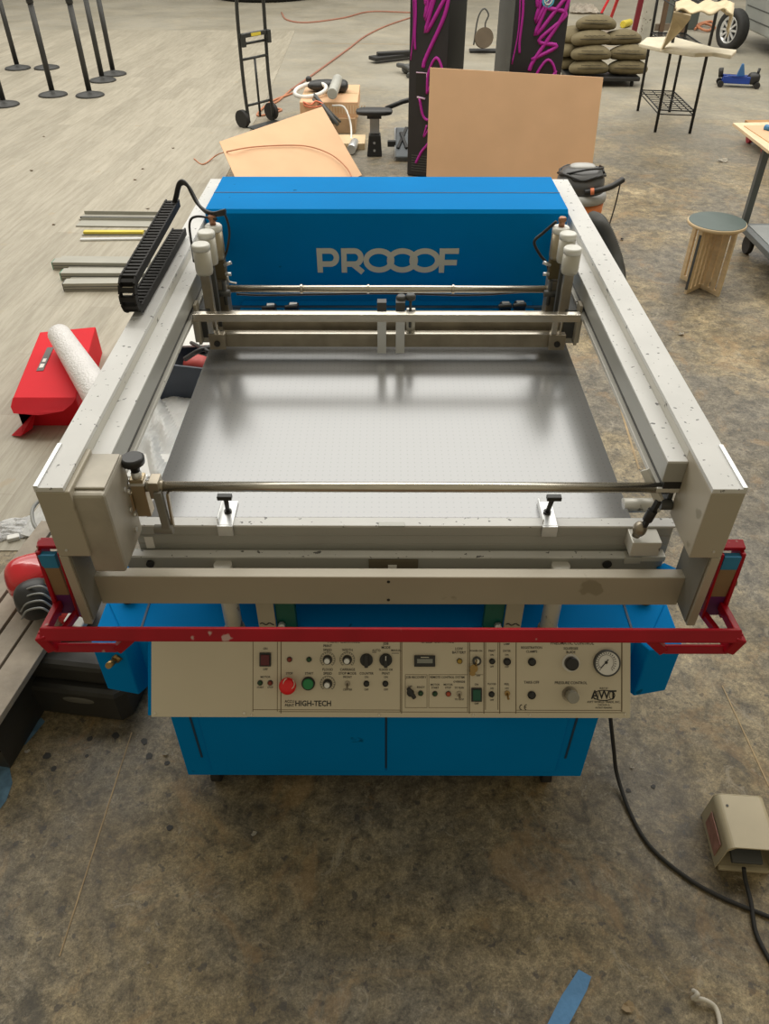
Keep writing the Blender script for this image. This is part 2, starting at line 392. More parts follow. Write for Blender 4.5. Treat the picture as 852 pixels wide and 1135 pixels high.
# side rails
for nm, xo, xi, xs in (('l', -.736, -.674, -.627), ('r', .750, .678, .632)):
    sgn = 1 if xi > xo else -1
    def bb(a, c, y0, y1, z0, z1): return MB().box(min(a, c), max(a, c), y0, y1, z0, z1)
    rail = W(bb(xo, xi, 1.399, 3.32, 1.10, 1.206), 'side_rail', M_alu, .002)
    W(bb(xo, xi, 1.2425, 3.32, 1.206, 1.217), 'top_plate', M_top, .001, rail)
    W(bb(xi, xs, 1.40 if nm == 'l' else 1.385, 3.30, 1.125, 1.178), 'inner_rail', M_ext, .0015, rail)
    W(bb(xi, xs, 1.40 if nm == 'l' else 1.385, 3.30, 1.178, 1.184), 'inner_rail_top', M_top, .001, rail)
    W(bb(xi, xs+.006*(-sgn), 1.385, 3.30, 1.106, 1.125), 'belt_slot', M_black, 0, rail)
    W(bb(xi, xs+.006*sgn, 1.385, 3.30, 1.094, 1.106), 'lower_lip', M_alu, .001, rail)
    # front end cap and leg plate
    ec = W(bb(xo, xi+(.010 if nm == 'l' else 0), 1.243, 1.40, 1.02, 1.2058), 'end_cap', M_beige, .003)
    W(bb(xo, xo+.020*sgn, 1.243, 1.375, .794, 1.02), 'leg_plate', M_beige, .001, ec)
    W(bb(xo+.020*sgn, xo+.024*sgn, 1.250, 1.375, .80, 1.02), 'bracket_plate', mat('beige_grey_paint', (.20, .195, .17), .6), .001, ec)  # inner plate in its own dark beige-grey paint
    W(bb(xo, xo+.010*sgn, 1.243, 1.40, 1.217, 1.221), 'edge_lip', M_brite, .001, ec)
    for (u, z) in ((xo+.022*sgn, 1.04),): 
        W(MB().cyl((u, 1.241, z), (u, 1.244, z), .003, 10), 'bolt', M_brite, 0, ec)
    # rear post
    W(bb(xo, xi, 3.18, 3.32, .30, 1.10), 'rear_post', M_beige, .002)
    W(bb(-.60 if nm == 'l' else .60, xo, 3.20, 3.30, .30, .36), 'rear_foot', M_blue, .002)
# left motor cover (cast block)
cov = MB().box(-.673, -.598, 1.252, 1.405, .961, 1.190)
cvo = W(cov, 'motor_cover', mat('worn_cast_grey', (.40, .37, .31), .5, .3, .18, 9), .008)
W(MB().box(-.668, -.600, 1.27, 1.395, 1.190, 1.196), 'cover_top', mat('worn_cast_grey', (0,0,0)), .005, cvo)
for z in (1.12, 1.06, 1.0): W(MB().cyl((-.598, 1.36, z), (-.594, 1.36, z), .006, 10), 'bolt', M_brite, 0, cvo)
# front crossbar and beams
cb = W(MB().box(-.714, .728, 1.315, 1.347, .789, .885), 'front_crossbar', M_beige, .0025)
for z in (.806, .870):
    p = V(433, 668 if z < .82 else 643, 1.314); W(MB().cyl((.005, 1.316, z), (.005, 1.3135, z), .004, 12), 'bolt_hole', M_black, 0, cb)
b = MB().box(-.63, .715, 1.43, 1.47, .86, .945)
for z in (.889, .917): b.box(-.63, .715, 1.4285, 1.43, z, z+.002)
ex = W(b, 'bed_front_extrusion', M_ext, .0006)
W(MB().box(-.66, .72, 1.430, 1.462, .945, .951), 'extrusion_top', M_top, .001, ex)
W(MB().box(-.02, .045, 1.425, 1.44, .944, .955), 'latch_tab', M_ext, .001, ex)
lb = W(MB().box(-.66, .70, 1.398, 1.43, .78, .871), 'frame_clamp_beam', M_ext, .001)
W(MB().box(-.66, .62, 1.396, 1.418, .871, .878), 'beam_top', M_top, .001, lb)
W(MB().box(.60, .64, 1.390, 1.415, .86, .882).box(.64, .70, 1.39, 1.42, .868, .884), 'end_bracket', M_alu, .001, lb)
W(MB().cyl((.56, 1.399, .852), (.56, 1.394, .852), .012, 14), 'screw', M_black, 0, lb)
W(MB().cyl((-.60, 1.399, .852), (-.60, 1.39, .852), .010, 14), 'screw', M_black, 0, lb)
ck = W(MB().box(-.045, .080, 1.3925, 1.398, .800, .867), 'catch_plate', mat('brown_plate', (.12, .10, .065), .6), .001, lb)
W(MB().box(.004, .026, 1.389, 1.3925, .800, .852), 'catch_label', M_white, 0, ck)
W(MB().box(-.612, -.590, 1.4265, 1.4288, .875, .915), 'end_label', M_white, .001, ex)
# posts and brackets between crossbar and deck
for u in (262, 605):
    p = V(u, 706, 1.385); W(MB().cyl((p.x, 1.385, .607), (p.x, 1.385, .86), .023, 24), 'support_post', M_alu, 0)
    W(MB().cyl((p.x, 1.385, .607), (p.x, 1.385, .625), .028, 24), 'post_foot', M_beige, .002)
for u, s in ((296, 1), (568, -1)):
    p = V(u, 690, 1.375); g = W(MB().box(p.x-.023, p.x+.023, 1.372, 1.380, .608, .80), 'hanger_plate', M_beige, .001)
    sq = MB().tube([(p.x-.018+.0045*k, 1.3705, .652+.004*math.sin(k*1.4)) for k in range(9)], .0014, 6); W(sq, 'marker_squiggle', M_ink, 0, g)
    W(MB().box(p.x+s*.05-.026, p.x+s*.05+.026, 1.385, 1.41, .608, .80), 'green_bracket', mat('dark_green_paint', (.01, .10, .075), .4), .001)
    W(MB().cyl((p.x+s*.038, 1.38, .642), (p.x+s*.038, 1.365, .642), .010, 6), 'bracket_bolt', M_brite, 0)
# bed
bed = W(MB().box(-.606, .617, 1.4625, 2.62, .920, .950), 'vacuum_bed', M_bed, .001)
W(MB().box(-.56, .57, 1.50, 2.60, .89, .92), 'bed_underframe', M_dgrey, 0)
# power cable is separate below

# ---------------- control panel
Pp = Vector((0, 1.220, .4475)); Pt = Vector((0, .6441, .7649)); Pn_ = Vector((0, -.7649, .6441))
def pp(u, v, off=.004):
    r = ray(u, v); o = Vector((0, 0, CAMH)); q = Pp+Pn_*off; t = (q-o).dot(Pn_)/r.dot(Pn_); return o+r*t
PX = 2.085/FPX
def PMat(u, v, off=.004):
    p = pp(u, v, off); m = Matrix((( 1, Pt.x, Pn_.x, p.x), (0, Pt.y, Pn_.y, p.y), (0, Pt.z, Pn_.z, p.z), (0,0,0,1))); return m
def pbox(b, u0, v0, u1, v1, off0, off1):
    m = PMat((u0+u1)/2, (v0+v1)/2, 0); a = (u1-u0)*PX/2; c = (v1-v0)*PX/2; b.box(-a, a, -c, c, off0, off1, m); return b
def pcyl(b, u, v, r, o0, o1, seg=20, r2=None):
    b.lathe([(r*PX, o0), ((r2 or r)*PX, o1)], seg=seg, m=PMat(u, v, 0), smooth=True); return b
panel = W(pbox(MB(), 276, 705, 695.5, 794.5, -.003, .003), 'control_panel', M_panel, .0006)
blank = W(pbox(MB(), 168.5, 705, 273.5, 794, -.003, .003), 'blank_panel', M_panel, .0006)
for u, v in ((172, 790), (271, 790), (221, 791)): W(pcyl(MB(), u, v, 1.6 if u != 221 else .8, .003, .005, 8), 'screw', M_steel, 0, blank)
for u, v in ((279, 792), (420, 792), (524, 792), (587, 792), (692, 791)): W(pcyl(MB(), u, v, 1.2, .003, .005, 8), 'screw', M_steel, 0, panel)
lb_ = MB()
def vl(u, v0=706, v1=788, wd=.7): pbox(lb_, u-wd/2, v0, u+wd/2, v1, .003, .0034)
def hl(v, u0, u1, wd=.6): pbox(lb_, u0, v-wd/2, u1, v+wd/2, .003, .0034)
for u in (280.5, 307.5): vl(u)
for u in (311.5, 445, 520, 536, 553.5, 571.5): vl(u, v1=790, wd=1)
vl(688.5, wd=1.4); vl(443.5); vl(518); vl(551.5, v1=786); vl(537.8, v1=786)
hl(789, 311, 690); hl(786.5, 281, 443); hl(787, 572, 688)
for (a, c_) in ((449, 473), (475, 518)):
    vl(a, 747.5, 784, .5); vl(c_, 747.5, 784, .5); hl(747.5, a, c_, .5); hl(784, a, c_, .5)
hl(747.5, 520, 535, .5)
W(lb_, 'printed_lines', M_line, 0, panel)
# lettering
def textmesh(b, s, u, v, px, off=.0036, scx=1.0):
    cu = bpy.data.curves.new('t', 'FONT'); cu.body = s; cu.size = 1; cu.align_x = 'CENTER'; cu.align_y = 'CENTER'; cu.offset = .022 if px > 5 else .014; cu.resolution_u = 2
    o = bpy.data.objects.new('t', cu); C.objects.link(o); bpy.context.view_layer.update()
    me = bpy.data.meshes.new_from_object(o.evaluated_get(bpy.context.evaluated_depsgraph_get()))
    k = px*PX/.72; m = PMat(u, v, off) @ Matrix.Diagonal((k*scx, k, 1, 1)); me.transform(m); b.b.from_mesh(me)
    bpy.data.objects.remove(o); bpy.data.curves.remove(cu); bpy.data.meshes.remove(me)
tb = MB()
T = [("ON", 294, 719, 2.4), ("OFF", 294, 742, 2.4), ("MOTOR", 294, 750.5, 2.4), ("START", 288.5, 762, 2.1), ("STOP", 299.5, 762, 2.1),
 ("STOP", 320.5, 746.5, 2.5), ("START", 342.5, 746.5, 2.5), ("PRINT", 363, 716, 2.8), ("SPEED", 363, 720.6, 2.8), ("WIDTH", 385, 720.6, 2.8),
 ("FLOOD", 363, 742.2, 2.8), ("SPEED", 363, 746.6, 2.8), ("CARRIAGE", 385, 742.2, 2.8), ("STOP MODE", 385, 746.5, 2.8), ("FRONT", 385, 750.6, 2.4), ("CENTER", 385, 764.5, 2.2),
 ("COUNTER", 406, 746.6, 2.6), ("ON", 406, 750.6, 2.2), ("OFF", 406, 764.5, 2.2), ("AUTO", 417, 721, 2.6), ("JOB", 427.5, 713.5, 2.8), ("MODE", 427.5, 717.8, 2.8), ("MANUAL", 439, 721, 2.2),
 ("FLOOD OR", 427.5, 742.4, 2.4), ("PRINT", 427.5, 746.6, 2.6), ("ON", 427.5, 750.6, 2.2), ("OFF", 427.5, 764.5, 2.2),
 ("PRINT CONTROL", 381, 711.2, 3.6), ("SPEED CONTROL", 485, 711.2, 3.6), ("PNEUMATIC CONTROL", 634, 713, 3.6),
 ("LOW", 508.5, 719.2, 2.9), ("BATTERY", 508.5, 723.3, 2.9), ("JOB RECOVERY", 461, 750.8, 2.6), ("REMOTE CONTROL SYSTEM", 495.5, 750.8, 2.4),
 ("OFF", 454.5, 761, 2.0), ("READY", 466.3, 761.8, 2.2), ("MOTOR", 482, 759, 2.2), ("START", 482, 762.4, 2.2), ("MOTOR", 496.5, 759, 2.2), ("STOP", 496.5, 762.4, 2.2),
 ("OVERRIDE", 508.8, 755.8, 2.2), ("TO RUN", 508.8, 762.4, 2.2), ("TO STOP", 508.8, 775.3, 2.0), ("POWER ON", 527.5, 721.5, 2.0), ("OFF", 530, 749, 2.0), ("ON", 528, 758.8, 2.2), ("OFF", 528, 780, 2.2),
 ("PRINT", 545, 721.6, 2.2), ("ON", 545, 726, 2.0), ("OFF", 545, 739, 2.0), ("FLOOD", 545, 758.2, 2.2), ("ON", 545, 763, 2.0), ("OFF", 545, 776, 2.0),
 ("LAMP", 561.5, 714, 2.2), ("DRYER", 561.5, 721.6, 2.2), ("ON", 561.5, 726, 2.0), ("OFF", 561.5, 739.3, 2.0), ("PEEL", 561.5, 758.5, 2.2), ("ON", 561.5, 763, 2.0),
 ("REGISTRATION", 589, 718, 2.7), ("CLAMPS", 589, 722.3, 2.7), ("TAKE-OFF", 589, 756.5, 3.0), ("SQUEEGEE", 632.5, 718.8, 2.7), ("BLADE", 632.5, 723, 2.7), ("PRESSURE CONTROL", 632.5, 757, 3.0),
 ("HIGH-TECH", 347, 780, 6.0), ("ACCU", 320.8, 777.6, 3.0), ("PRINT", 320.8, 782, 3.0), ("AWT", 669, 770.5, 9.5), ("BUILT BY", 669, 763, 1.8), ("AWT WORLD TRADE, INC.", 669, 778.2, 2.4), ("CHICAGO, IL", 669, 781.4, 1.8), ("PATENT PENDING", 669, 784.6, 1.8)]
for (s_, u, v, px) in T: textmesh(tb, s_, u, v, px, scx=.9)
# CE mark: two open arcs
for cx, bar_ in ((578.8, 0), (584, 1)):
    m = PMat(cx, 784, .0036)
    pts = [m @ Vector((3.0*PX*math.cos(R(a)), 3.0*PX*math.sin(R(a)), 0)) for a in range(100, 265, 15)]; tb.tube(pts, .0011, 5)
    if bar_: tb.tube([m @ Vector((-3.0*PX, 0, 0)), m @ Vector((-.8*PX, 0, 0))], .0011, 5)
m = PMat(669, 770.8, .0036); tb.tube([m @ Vector((12*PX*math.cos(R(a)), 5.6*PX*math.sin(R(a)), 0)) for a in range(0, 360, 12)], .0012, 5, closed=True)
for cx in (-9, 9):
    tb.tube([m @ Vector(((cx+3*math.cos(R(a)))*PX, 4.4*PX*math.sin(R(a)), 0)) for a in range(0, 360, 24)], .0007, 4, closed=True)
# selector pointer lines
pbox(tb, 412.5, 722.5, 417, 723.1, .003, .0036); pbox(tb, 434, 723.5, 442, 724.1, .003, .0036)
for (cu_, cv_) in ((363, 731), (384.7, 731), (363, 757.5)):
    m = PMat(cu_, cv_, .0034)
    for a in range(-50, 231, 20):
        p0 = m @ Vector((6.6*PX*math.cos(R(a)), 6.6*PX*math.sin(R(a)), 0)); p1 = m @ Vector((8*PX*math.cos(R(a)), 8*PX*math.sin(R(a)), 0)); tb.bar(p0, p1, .0012, .0006, up=Pn_)
    tb.tube([m @ Vector((8.2*PX*math.cos(R(a)), 8.2*PX*math.sin(R(a)), 0)) for a in range(-50, 231, 14)], .0005, 4)
W(tb, 'printed_lettering', M_ink, 0, panel)['label'] = 'black printed control names and maker emblem'
# controls
def ctl(name, mt, fn, label=None, bevel=0):
    b = MB(); fn(b); o = W(b, name, mt, bevel, panel)
    if label: o['label'] = label
    return o
rs = ctl('rocker_switch', M_black, lambda b: pbox(b, 288, 723, 300.5, 738, .003, .009), None, .001); W(pbox(MB(), 289.5, 725, 299, 736.5, .009, .014), 'rocker', M_maroon, .0015, rs)
rs = ctl('rocker_switch', M_black, lambda b: pbox(b, 522, 762, 533.5, 777, .003, .009), None, .001); W(pbox(MB(), 523.5, 763.5, 532, 775.5, .009, .013), 'rocker', M_teal, .0015, rs)
for u, v, r, mt in ((321, 730.6, 3, M_dred), (342.5, 730.6, 3, M_dgreen), (288.5, 756.5, 3, M_dgreen), (299.6, 756.5, 3, M_dred), (509, 732.4, 3.1, M_amber), (466, 768, 3, M_dgreen), (481.7, 768.5, 3, M_dgreen), (496.6, 768.6, 3.1, mat('red_lens', (.45, .07, .03), .3))):
    k = ctl('indicator_bezel', M_dgrey, lambda b: pcyl(b, u, v, r, .003, .006, 20)); W(MB().lathe([(r*.82*PX, .006), (r*.8*PX, .009), (r*.4*PX, .0115)], seg=18, m=PMat(u, v, 0)), 'lens', mt, 0, k)
es = ctl('emergency_stop', M_black, lambda b: pcyl(b, 320, 758, 9, .003, .006, 28).lathe([(5.5*PX, .006), (5.5*PX, .018)], seg=20, m=PMat(320, 758, 0)) if False else pcyl(b, 320, 758, 6, .003, .02, 24))
W(MB().lathe([(7*PX, .018), (9*PX, .021), (9.4*PX, .027), (8.8*PX, .034), (6.5*PX, .038), (2*PX, .040)], seg=32, m=PMat(320, 758, 0)), 'mushroom_cap', M_redb, 0, es)
W(MB().tube([PMat(320, 758, .0375) @ Vector((6*PX*math.cos(R(a)), 6*PX*math.sin(R(a)), 0)) for a in list(range(-60, 60, 12))], .0012, 6).tube([PMat(320, 758, .0375) @ Vector((6*PX*math.cos(R(a)), 6*PX*math.sin(R(a)), 0)) for a in list(range(110, 230, 12))], .0012, 6), 'cap_arrow', M_letter, 0, es)
gb = ctl('start_button', M_black, lambda b: pcyl(b, 341.8, 757, 7.3, .003, .010, 28)); W(MB().lathe([(5.9*PX, .010), (5.9*PX, .015), (5.2*PX, .017)], seg=28, m=PMat(341.8, 757, 0)), 'button_cap', M_green, 0, gb)
for u, v in ((363, 731), (384.7, 731), (363, 757.5)):
    k = ctl('speed_knob', M_black, lambda b: pcyl(b, u, v, 5.4, .003, .016, 24, 4.4)); W(MB().lathe([(3.4*PX, .016), (3.1*PX, .026), (2.6*PX, .027)], seg=24, m=PMat(u, v, 0)), 'knob_cap', M_brite, 0, k)
for u, v in ((406, 731), (427.4, 731)):
    k = ctl('selector_knob', M_black, lambda b: pcyl(b, u, v, 7, .003, .009, 28)); W(pbox(MB(), u-2, v-6.4, u+2, v+7.6, .009, .022), 'grip', M_black, .002, k)
    if u > 420: W(pbox(MB(), u-.4, v-5.5, u+.4, v-.5, .022, .0225), 'pointer', M_white, 0, k)
for u, v, r in ((406, 757.3, 3.2), (427, 757.3, 3.2), (545, 732.6, 3.2), (561.5, 733, 4.1), (544.4, 769, 3.2), (589, 733.2, 4.4), (588.7, 770, 4.4)):
    ctl('push_button', M_black, lambda b: b.lathe([(r*PX, .003), (r*PX, .008), (r*.7*PX, .008), (r*.65*PX, .012)], seg=20, m=PMat(u, v, 0)))
for u, v, mt in ((385, 757.3, M_dsteel), (508.7, 768.6, M_dsteel), (561.7, 768, M_brass)):
    k = ctl('toggle_switch', mt, lambda b: pcyl(b, u, v, 3, .003, .007, 12)); mm = PMat(u, v, 0)
    W(MB().tube([mm @ Vector((0, 0, .006)), mm @ Vector((0, -.008, .020)), mm @ Vector((0, -.010, .025))], [.0022, .003, .0035], 10), 'lever', mt, 0, k)
k = ctl('speed_display', M_black, lambda b: pbox(b, 459, 726, 481.8, 738.2, .003, .010), None, .001)
W(pbox(MB(), 462, 729.6, 479, 734.2, .010, .0108), 'display_window', mat('lcd_grey', (.24, .25, .23), .3), 0, k)
W(pbox(MB(), 466, 727.4, 475, 728.2, .010, .0106).box(0, 0, 0, 0, 0, 0) if False else pbox(MB(), 466, 727.4, 475, 728.2, .010, .0106), 'display_caption', M_letter, 0, k)
k = ctl('selector_handle', M_black, lambda b: pcyl(b, 454.7, 767.5, 4, .003, .008, 20)); mm = PMat(454.7, 767.5, .012)
W(MB().bar(mm @ Vector((-.007, .013, 0)), mm @ Vector((.012, -.016, .002)), .011, .012, up=Pn_), 'grip', M_black, .003, k)
k = ctl('key_switch', M_dgrey, lambda b: b.lathe([(4.8*PX, .003), (4.8*PX, .010), (3*PX, .011)], seg=24, m=PMat(528, 732, 0)), None)
W(MB().lathe([(2.6*PX, .011), (2.6*PX, .013)], seg=16, m=PMat(528, 732, 0)), 'key_barrel', M_steel, 0, k)
mm = PMat(528, 732, .015)
W(MB().bar(mm @ Vector((0, 0, 0)), mm @ Vector((-.003, -.012, .010)), .003, .008, up=Pn_).lathe([(.011, -.001), (.011, .001)], seg=16, m=PMat(525, 741, .014)).lathe([(.008, -.001), (.008, .001)], seg=16, m=PMat(523.5, 746, .012)), 'key', M_brass, 0, k)
k = ctl('blade_knob', M_white, lambda b: pcyl(b, 632, 734.4, 9.6, .003, .006, 32)); W(MB().lathe([(7.4*PX, .006), (7.2*PX, .022), (5.6*PX, .025)], seg=28, m=PMat(632, 734.4, 0)), 'knob_cap', M_black, 0, k)
k = ctl('pressure_gauge', M_dgrey, lambda b: b.lathe([(14.6*PX, .003), (14.6*PX, .012), (13.6*PX, .014), (12.6*PX, .012)], seg=36, m=PMat(671.6, 734.3, 0)))
W(MB().lathe([(12.7*PX, .0118), (12.7*PX, .0125)], seg=36, m=PMat(671.6, 734.3, 0)), 'dial_face', M_white, 0, k)
gk = MB(); mm = PMat(671.6, 734.3, .0132)
for a in range(-50, 231, 14): gk.bar(mm @ Vector((9.4*PX*math.cos(R(a)), 9.4*PX*math.sin(R(a)), 0)), mm @ Vector((11.2*PX*math.cos(R(a)), 11.2*PX*math.sin(R(a)), 0)), .0016, .0004, up=Pn_)
gk.bar(mm @ Vector((-6*PX, -6.5*PX, .0006)), mm @ Vector((2.5*PX, 3.2*PX, .0006)), .0022, .0008, up=Pn_)
gk.lathe([(1.6*PX, 0), (1.6*PX, .002)], seg=14, m=mm); gk.tube([mm @ Vector((8.4*PX*math.cos(R(a)), 8.4*PX*math.sin(R(a)), 0)) for a in range(-50, 231, 14)], .0005, 4)
W(gk, 'dial_marks', M_ink, 0, k)
k = ctl('pressure_regulator', M_dsteel, lambda b: pcyl(b, 631, 769, 8.6, .003, .006, 28))
W(MB().lathe([(5.2*PX, .006), (5.2*PX, .016), (6.4*PX, .018), (6.6*PX, .042), (6*PX, .045)], seg=28, m=PMat(631, 769, 0)), 'regulator_knob', mat('grey_plastic', (.30, .29, .25), .4), 0, k)

# ---------------- red safety bar
rb = MB(); h1, h2, yb = .877, .830, 1.14
XL, XR = -.782, .800
rb.bar((XL, yb, h1), (XR, yb, h1), .020, .031, up=(0, .62, .78))
for s, x in ((1, XL), (-1, XR)):
    rb.bar((x, yb, h1), (x+.018*s, yb, h2), .030, .026); rb.bar((x+.018*s, yb, h2), (x+.165*s, yb, h2), .018, .020, up=(0, .62, .78))
    rb.bar((x+.165*s, yb, h2), (x+.205*s, yb, h1-.005), .028, .022)
rbar = W(rb, 'safety_bar', M_red, .003)
for s, x in ((-1, XL), (1, XR)):
    ar = MB(); xt = x-.002*s
    top = Vector((xt, 1.30, 1.0)); bot = Vector((xt, 1.285, .80))
    ar.bar(top+Vector((.022*s, 0, 0)), bot+Vector((.022*s, 0, 0)), .010, .05); ar.bar(top+Vector((-.026*s, -.02, 0)), bot+Vector((-.026*s, -.02, 0)), .006, .012)
    ar.cbox(top+Vector((0, 0, .008)), (.054, .026, .012), (R(12), 0, 0))
    ar.bar(bot+Vector((.018*s, 0, .03)), (x, yb, h1-.01), .016, .024); ar.bar(bot+Vector((-.02*s, 0, 0)), (x-.01*s, yb, h2), .014, .018)
    ap = W(ar, 'swing_arm', M_red, .002)
    for z0, z1, mt in ((.955, .995, mat('blue_tape', (.02, .20, .38), .6)), (.865, .955, mat('brown_pad', (.25, .16, .08), .8)), (.80, .865, mat('purple_tape', (.10, .012, .10), .6))):
        W(MB().box(xt-.022, xt+.017, 1.272, 1.288, z0, z1), 'pad', mt, .001, ap)
    W(MB().cyl((xt+.022*s, 1.29, .90), (xt+.036*s, 1.29, .90), .012, 10), 'pivot_bolt', M_dsteel, 0, ap)
    W(MB().bar((xt-.03*s, 1.30, .86), (x-.10*s, 1.40, .83), .03, .03), 'arm_mount', M_blue, .002)

# ---------------- squeegee carriage (rear) 
car = W(MB().box(-.585, .575, 2.300, 2.325, .983, 1.028), 'squeegee_beam', M_dsteel, .001)
W(MB().box(-.585, .575, 2.300, 2.325, 1.028, 1.031), 'beam_edge', M_steel, 0, car)
c2 = W(MB().box(-.55, .56, 2.350, 2.375, 1.005, 1.049), 'floodbar_beam', M_dsteel, .001)
W(MB().box(-.55, .56, 2.350, 2.375, 1.049, 1.052), 'beam_edge', M_steel, 0, c2)
W(MB().box(-.672, .672, 2.43, 2.50, .93, 1.02), 'carriage_crossbeam', M_beige, .002)
W(MB().box(-.618, .615, 2.248, 2.272, 1.098, 1.124), 'front_square_bar', M_steel, .002)
r1 = V(250, 320, 2.50); r2 = V(612, 320, 2.50)
W(MB().cyl((r1.x-.01, 2.5, r1.z), (r2.x+.02, 2.5, r1.z), .0125, 20), 'rear_rod', M_steel, 0)
for u in (334, 408, 502): p = V(u, 320, 2.5); W(MB().cyl((p.x-.004, 2.5, r1.z), (p.x+.004, 2.5, r1.z), .016, 16), 'rod_collar', M_steel, 0)
W(MB().tube(spline([V(262, 326, 2.52), V(300, 327, 2.54), V(430, 325, 2.52), V(520, 327, 2.54), V(600, 322, 2.52)]), .004, 6), 'air_line', M_black, 0)
for u in (423, 443.5):
    p = V(u, 365, 2.278); cl = W(MB().box(p.x-.0145, p.x+.0145, 2.277, 2.297, .972, 1.085).box(p.x-.0145, p.x-.006, 2.277, 2.297, 1.085, 1.098).box(p.x+.006, p.x+.0145, 2.277, 2.297, 1.085, 1.098), 'blade_clamp', M_brite, .001)
    W(MB().cyl((p.x, 2.287, 1.06), (p.x, 2.287, 1.115), .004, 10), 'clamp_screw', M_black, 0, cl)
    W(MB().box(p.x-.015, p.x+.015, 2.30, 2.33, 1.10, 1.14), 'clamp_block', M_dgrey, .001, cl)
for u, v0, v1 in ((444.5, 331, 345), (455, 329.5, 347)):
    p0 = V(u, v0, 2.33); p1 = V(u, v1, 2.33)
    W(MB().cyl((p0.x, 2.33, 1.04), (p0.x, 2.33, p0.z), .0045, 10).lathe([(.006, -.012), (.016, -.006), (.017, .006), (.012, .012)], c=p0, seg=10), 'hand_knob', M_dgrey, 0)
W(MB().box(V(455, 360, 2.34).x-.014, V(455, 360, 2.34).x+.014, 2.335, 2.349, 1.0, 1.10), 'clamp_block', M_alu, .001)
for s, ux in ((-1, 241), (1, 617)):
    p = V(ux, 372, 2.295); e = W(MB().box(p.x-.026, p.x+.026, 2.275, 2.300, .985, 1.040), 'beam_bracket', M_dsteel, .002)
    W(MB().cyl((p.x, 2.276, 1.008), (p.x, 2.270, 1.008), .010, 14), 'bolt', M_black, 0, e)
    W(MB().box(p.x-.024, p.x-.006, 2.278, 2.300, 1.04, 1.10).box(p.x+.002, p.x+.008, 2.278, 2.300, 1.04, 1.10), 'hanger', M_steel, .001, e)
# pneumatic cylinder groups
M_can = mat('grey_cylinder', (.50, .48, .41), .4, .2, .05, 8); M_can2 = mat('tan_cylinder', (.36, .31, .22), .35, .6, .1, 8)
M_lid = mat('pale_lid', (.78, .78, .73), .4)
for side, A, B, Cc, stem in ((-1, (222, 270, 303), (228, 256, 292), (236, 249, 286), (228.5, 346)), (1, (635, 274, 302), (630, 258, 290), (622, 251, 286), (630, 348))):
    for (u, v0, v1), r, mt, Y, nm in ((A, .0275, M_can, 2.35, 'air_cylinder'), (B, .0265, M_can, 2.42, 'air_cylinder'), (Cc, .027, M_can2, 2.48, 'regulator_cylinder')):
        p0 = V(u, v0, Y); p1 = V(u, v1, Y); o = W(MB().lathe([(r*.92, p1.z), (r, p1.z+.01), (r, p0.z-.016)], c=(p0.x, Y, 0), seg=28), nm, mt, 0)
        W(MB().lathe([(r+.001, p0.z-.018), (r+.001, p0.z-.004), (r-.003, p0.z)], c=(p0.x, Y, 0), seg=28), 'lid', M_lid, 0, o)
        if nm[0] == 'r':
            W(MB().cyl((p0.x, Y, p0.z), (p0.x, Y, p0.z+.03), .010, 14).cyl((p0.x-.012, Y, p0.z+.022), (p0.x+.012, Y, p0.z+.022), .007, 10), 'hose_fitting', mat('copper_fitting', (.4, .2, .12), .35, .7), 0, o)
            W(MB().box(p0.x-.022, p0.x+.022, Y-.012, Y+.02, p1.z-.07, p1.z), 'valve_block', mat('olive_brass', (.16, .13, .07), .45, .5), .003, o)
            W(MB().cyl((p0.x-side*.02, Y-.012, p1.z-.02), (p0.x-side*.045, Y-.012, p1.z-.01), .006, 10).cyl((p0.x-side*.02, Y-.012, p1.z-.05), (p0.x-side*.04, Y-.012, p1.z-.05), .006, 10), 'valve_screw', M_brite, 0, o)
            W(MB().cyl((p0.x-side*.012, Y-.02, 1.06), (p0.x-side*.012, Y-.02, p1.z-.07), .007, 10).cyl((p0.x-side*.03, Y-.02, 1.10), (p0.x+side*.02, Y-.02, 1.10), .012, 10), 'linkage', M_dgrey, 0, o)
            W(MB().box(p0.x-.018, p0.x+.018, Y-.02, Y+.04, .98, 1.14), 'mount_block', M_dsteel, .003)
        elif u == A[0]:
            q0 = V(stem[0], stem[1], Y); xs_ = p0.x
            W(MB().box(xs_-.015, xs_+.015, Y-.012, Y+.012, 1.03, p1.z), 'cylinder_rod_guide', M_dsteel, .002, o)
        else:
            W(MB().box(p0.x-.010, p0.x+.010, Y-.01, Y+.01, 1.0, p1.z), 'cylinder_rod_guide', M_dgrey, .002, o)
    sx = -.60 if side < 0 else .605
    W(MB().box(sx-.02, sx+.02, 2.33, 2.52, 1.0, 1.10).cyl((sx, 2.36, 1.06), (sx+side*.03, 2.36, 1.06), .018, 14), 'carriage_side_plate', M_dgrey, .002)
    W(MB().box(sx-.005+side*.02, sx+.005+side*.02, 2.30, 2.34, .99, 1.13), 'bracket_plate', M_beige, .001)
# small motors behind the rods
for u, v in ((300, 341), (325, 340), (560, 339), (576, 338)):
    p = V(u, v, 2.70); W(MB().box(p.x-.020, p.x+.020, 2.68, 2.72, p.z-.05, p.z+.008).cyl((p.x-.03, 2.68, p.z+.005), (p.x+.02, 2.68, p.z+.01), .010, 10), 'pneumatic_valve', M_black, .003)
    W(MB().box(p.x-.014, p.x+.014, 2.69, 2.71, p.z+.008, p.z+.014), 'valve_cap', M_ext if u > 330 else M_white, .001)
W(MB().cyl(V(250, 341, 2.78), V(612, 341, 2.78), .009, 12), 'rear_guide_rod', mat('dark_blue_steel', (.02, .07, .14), .3, .3), 0)
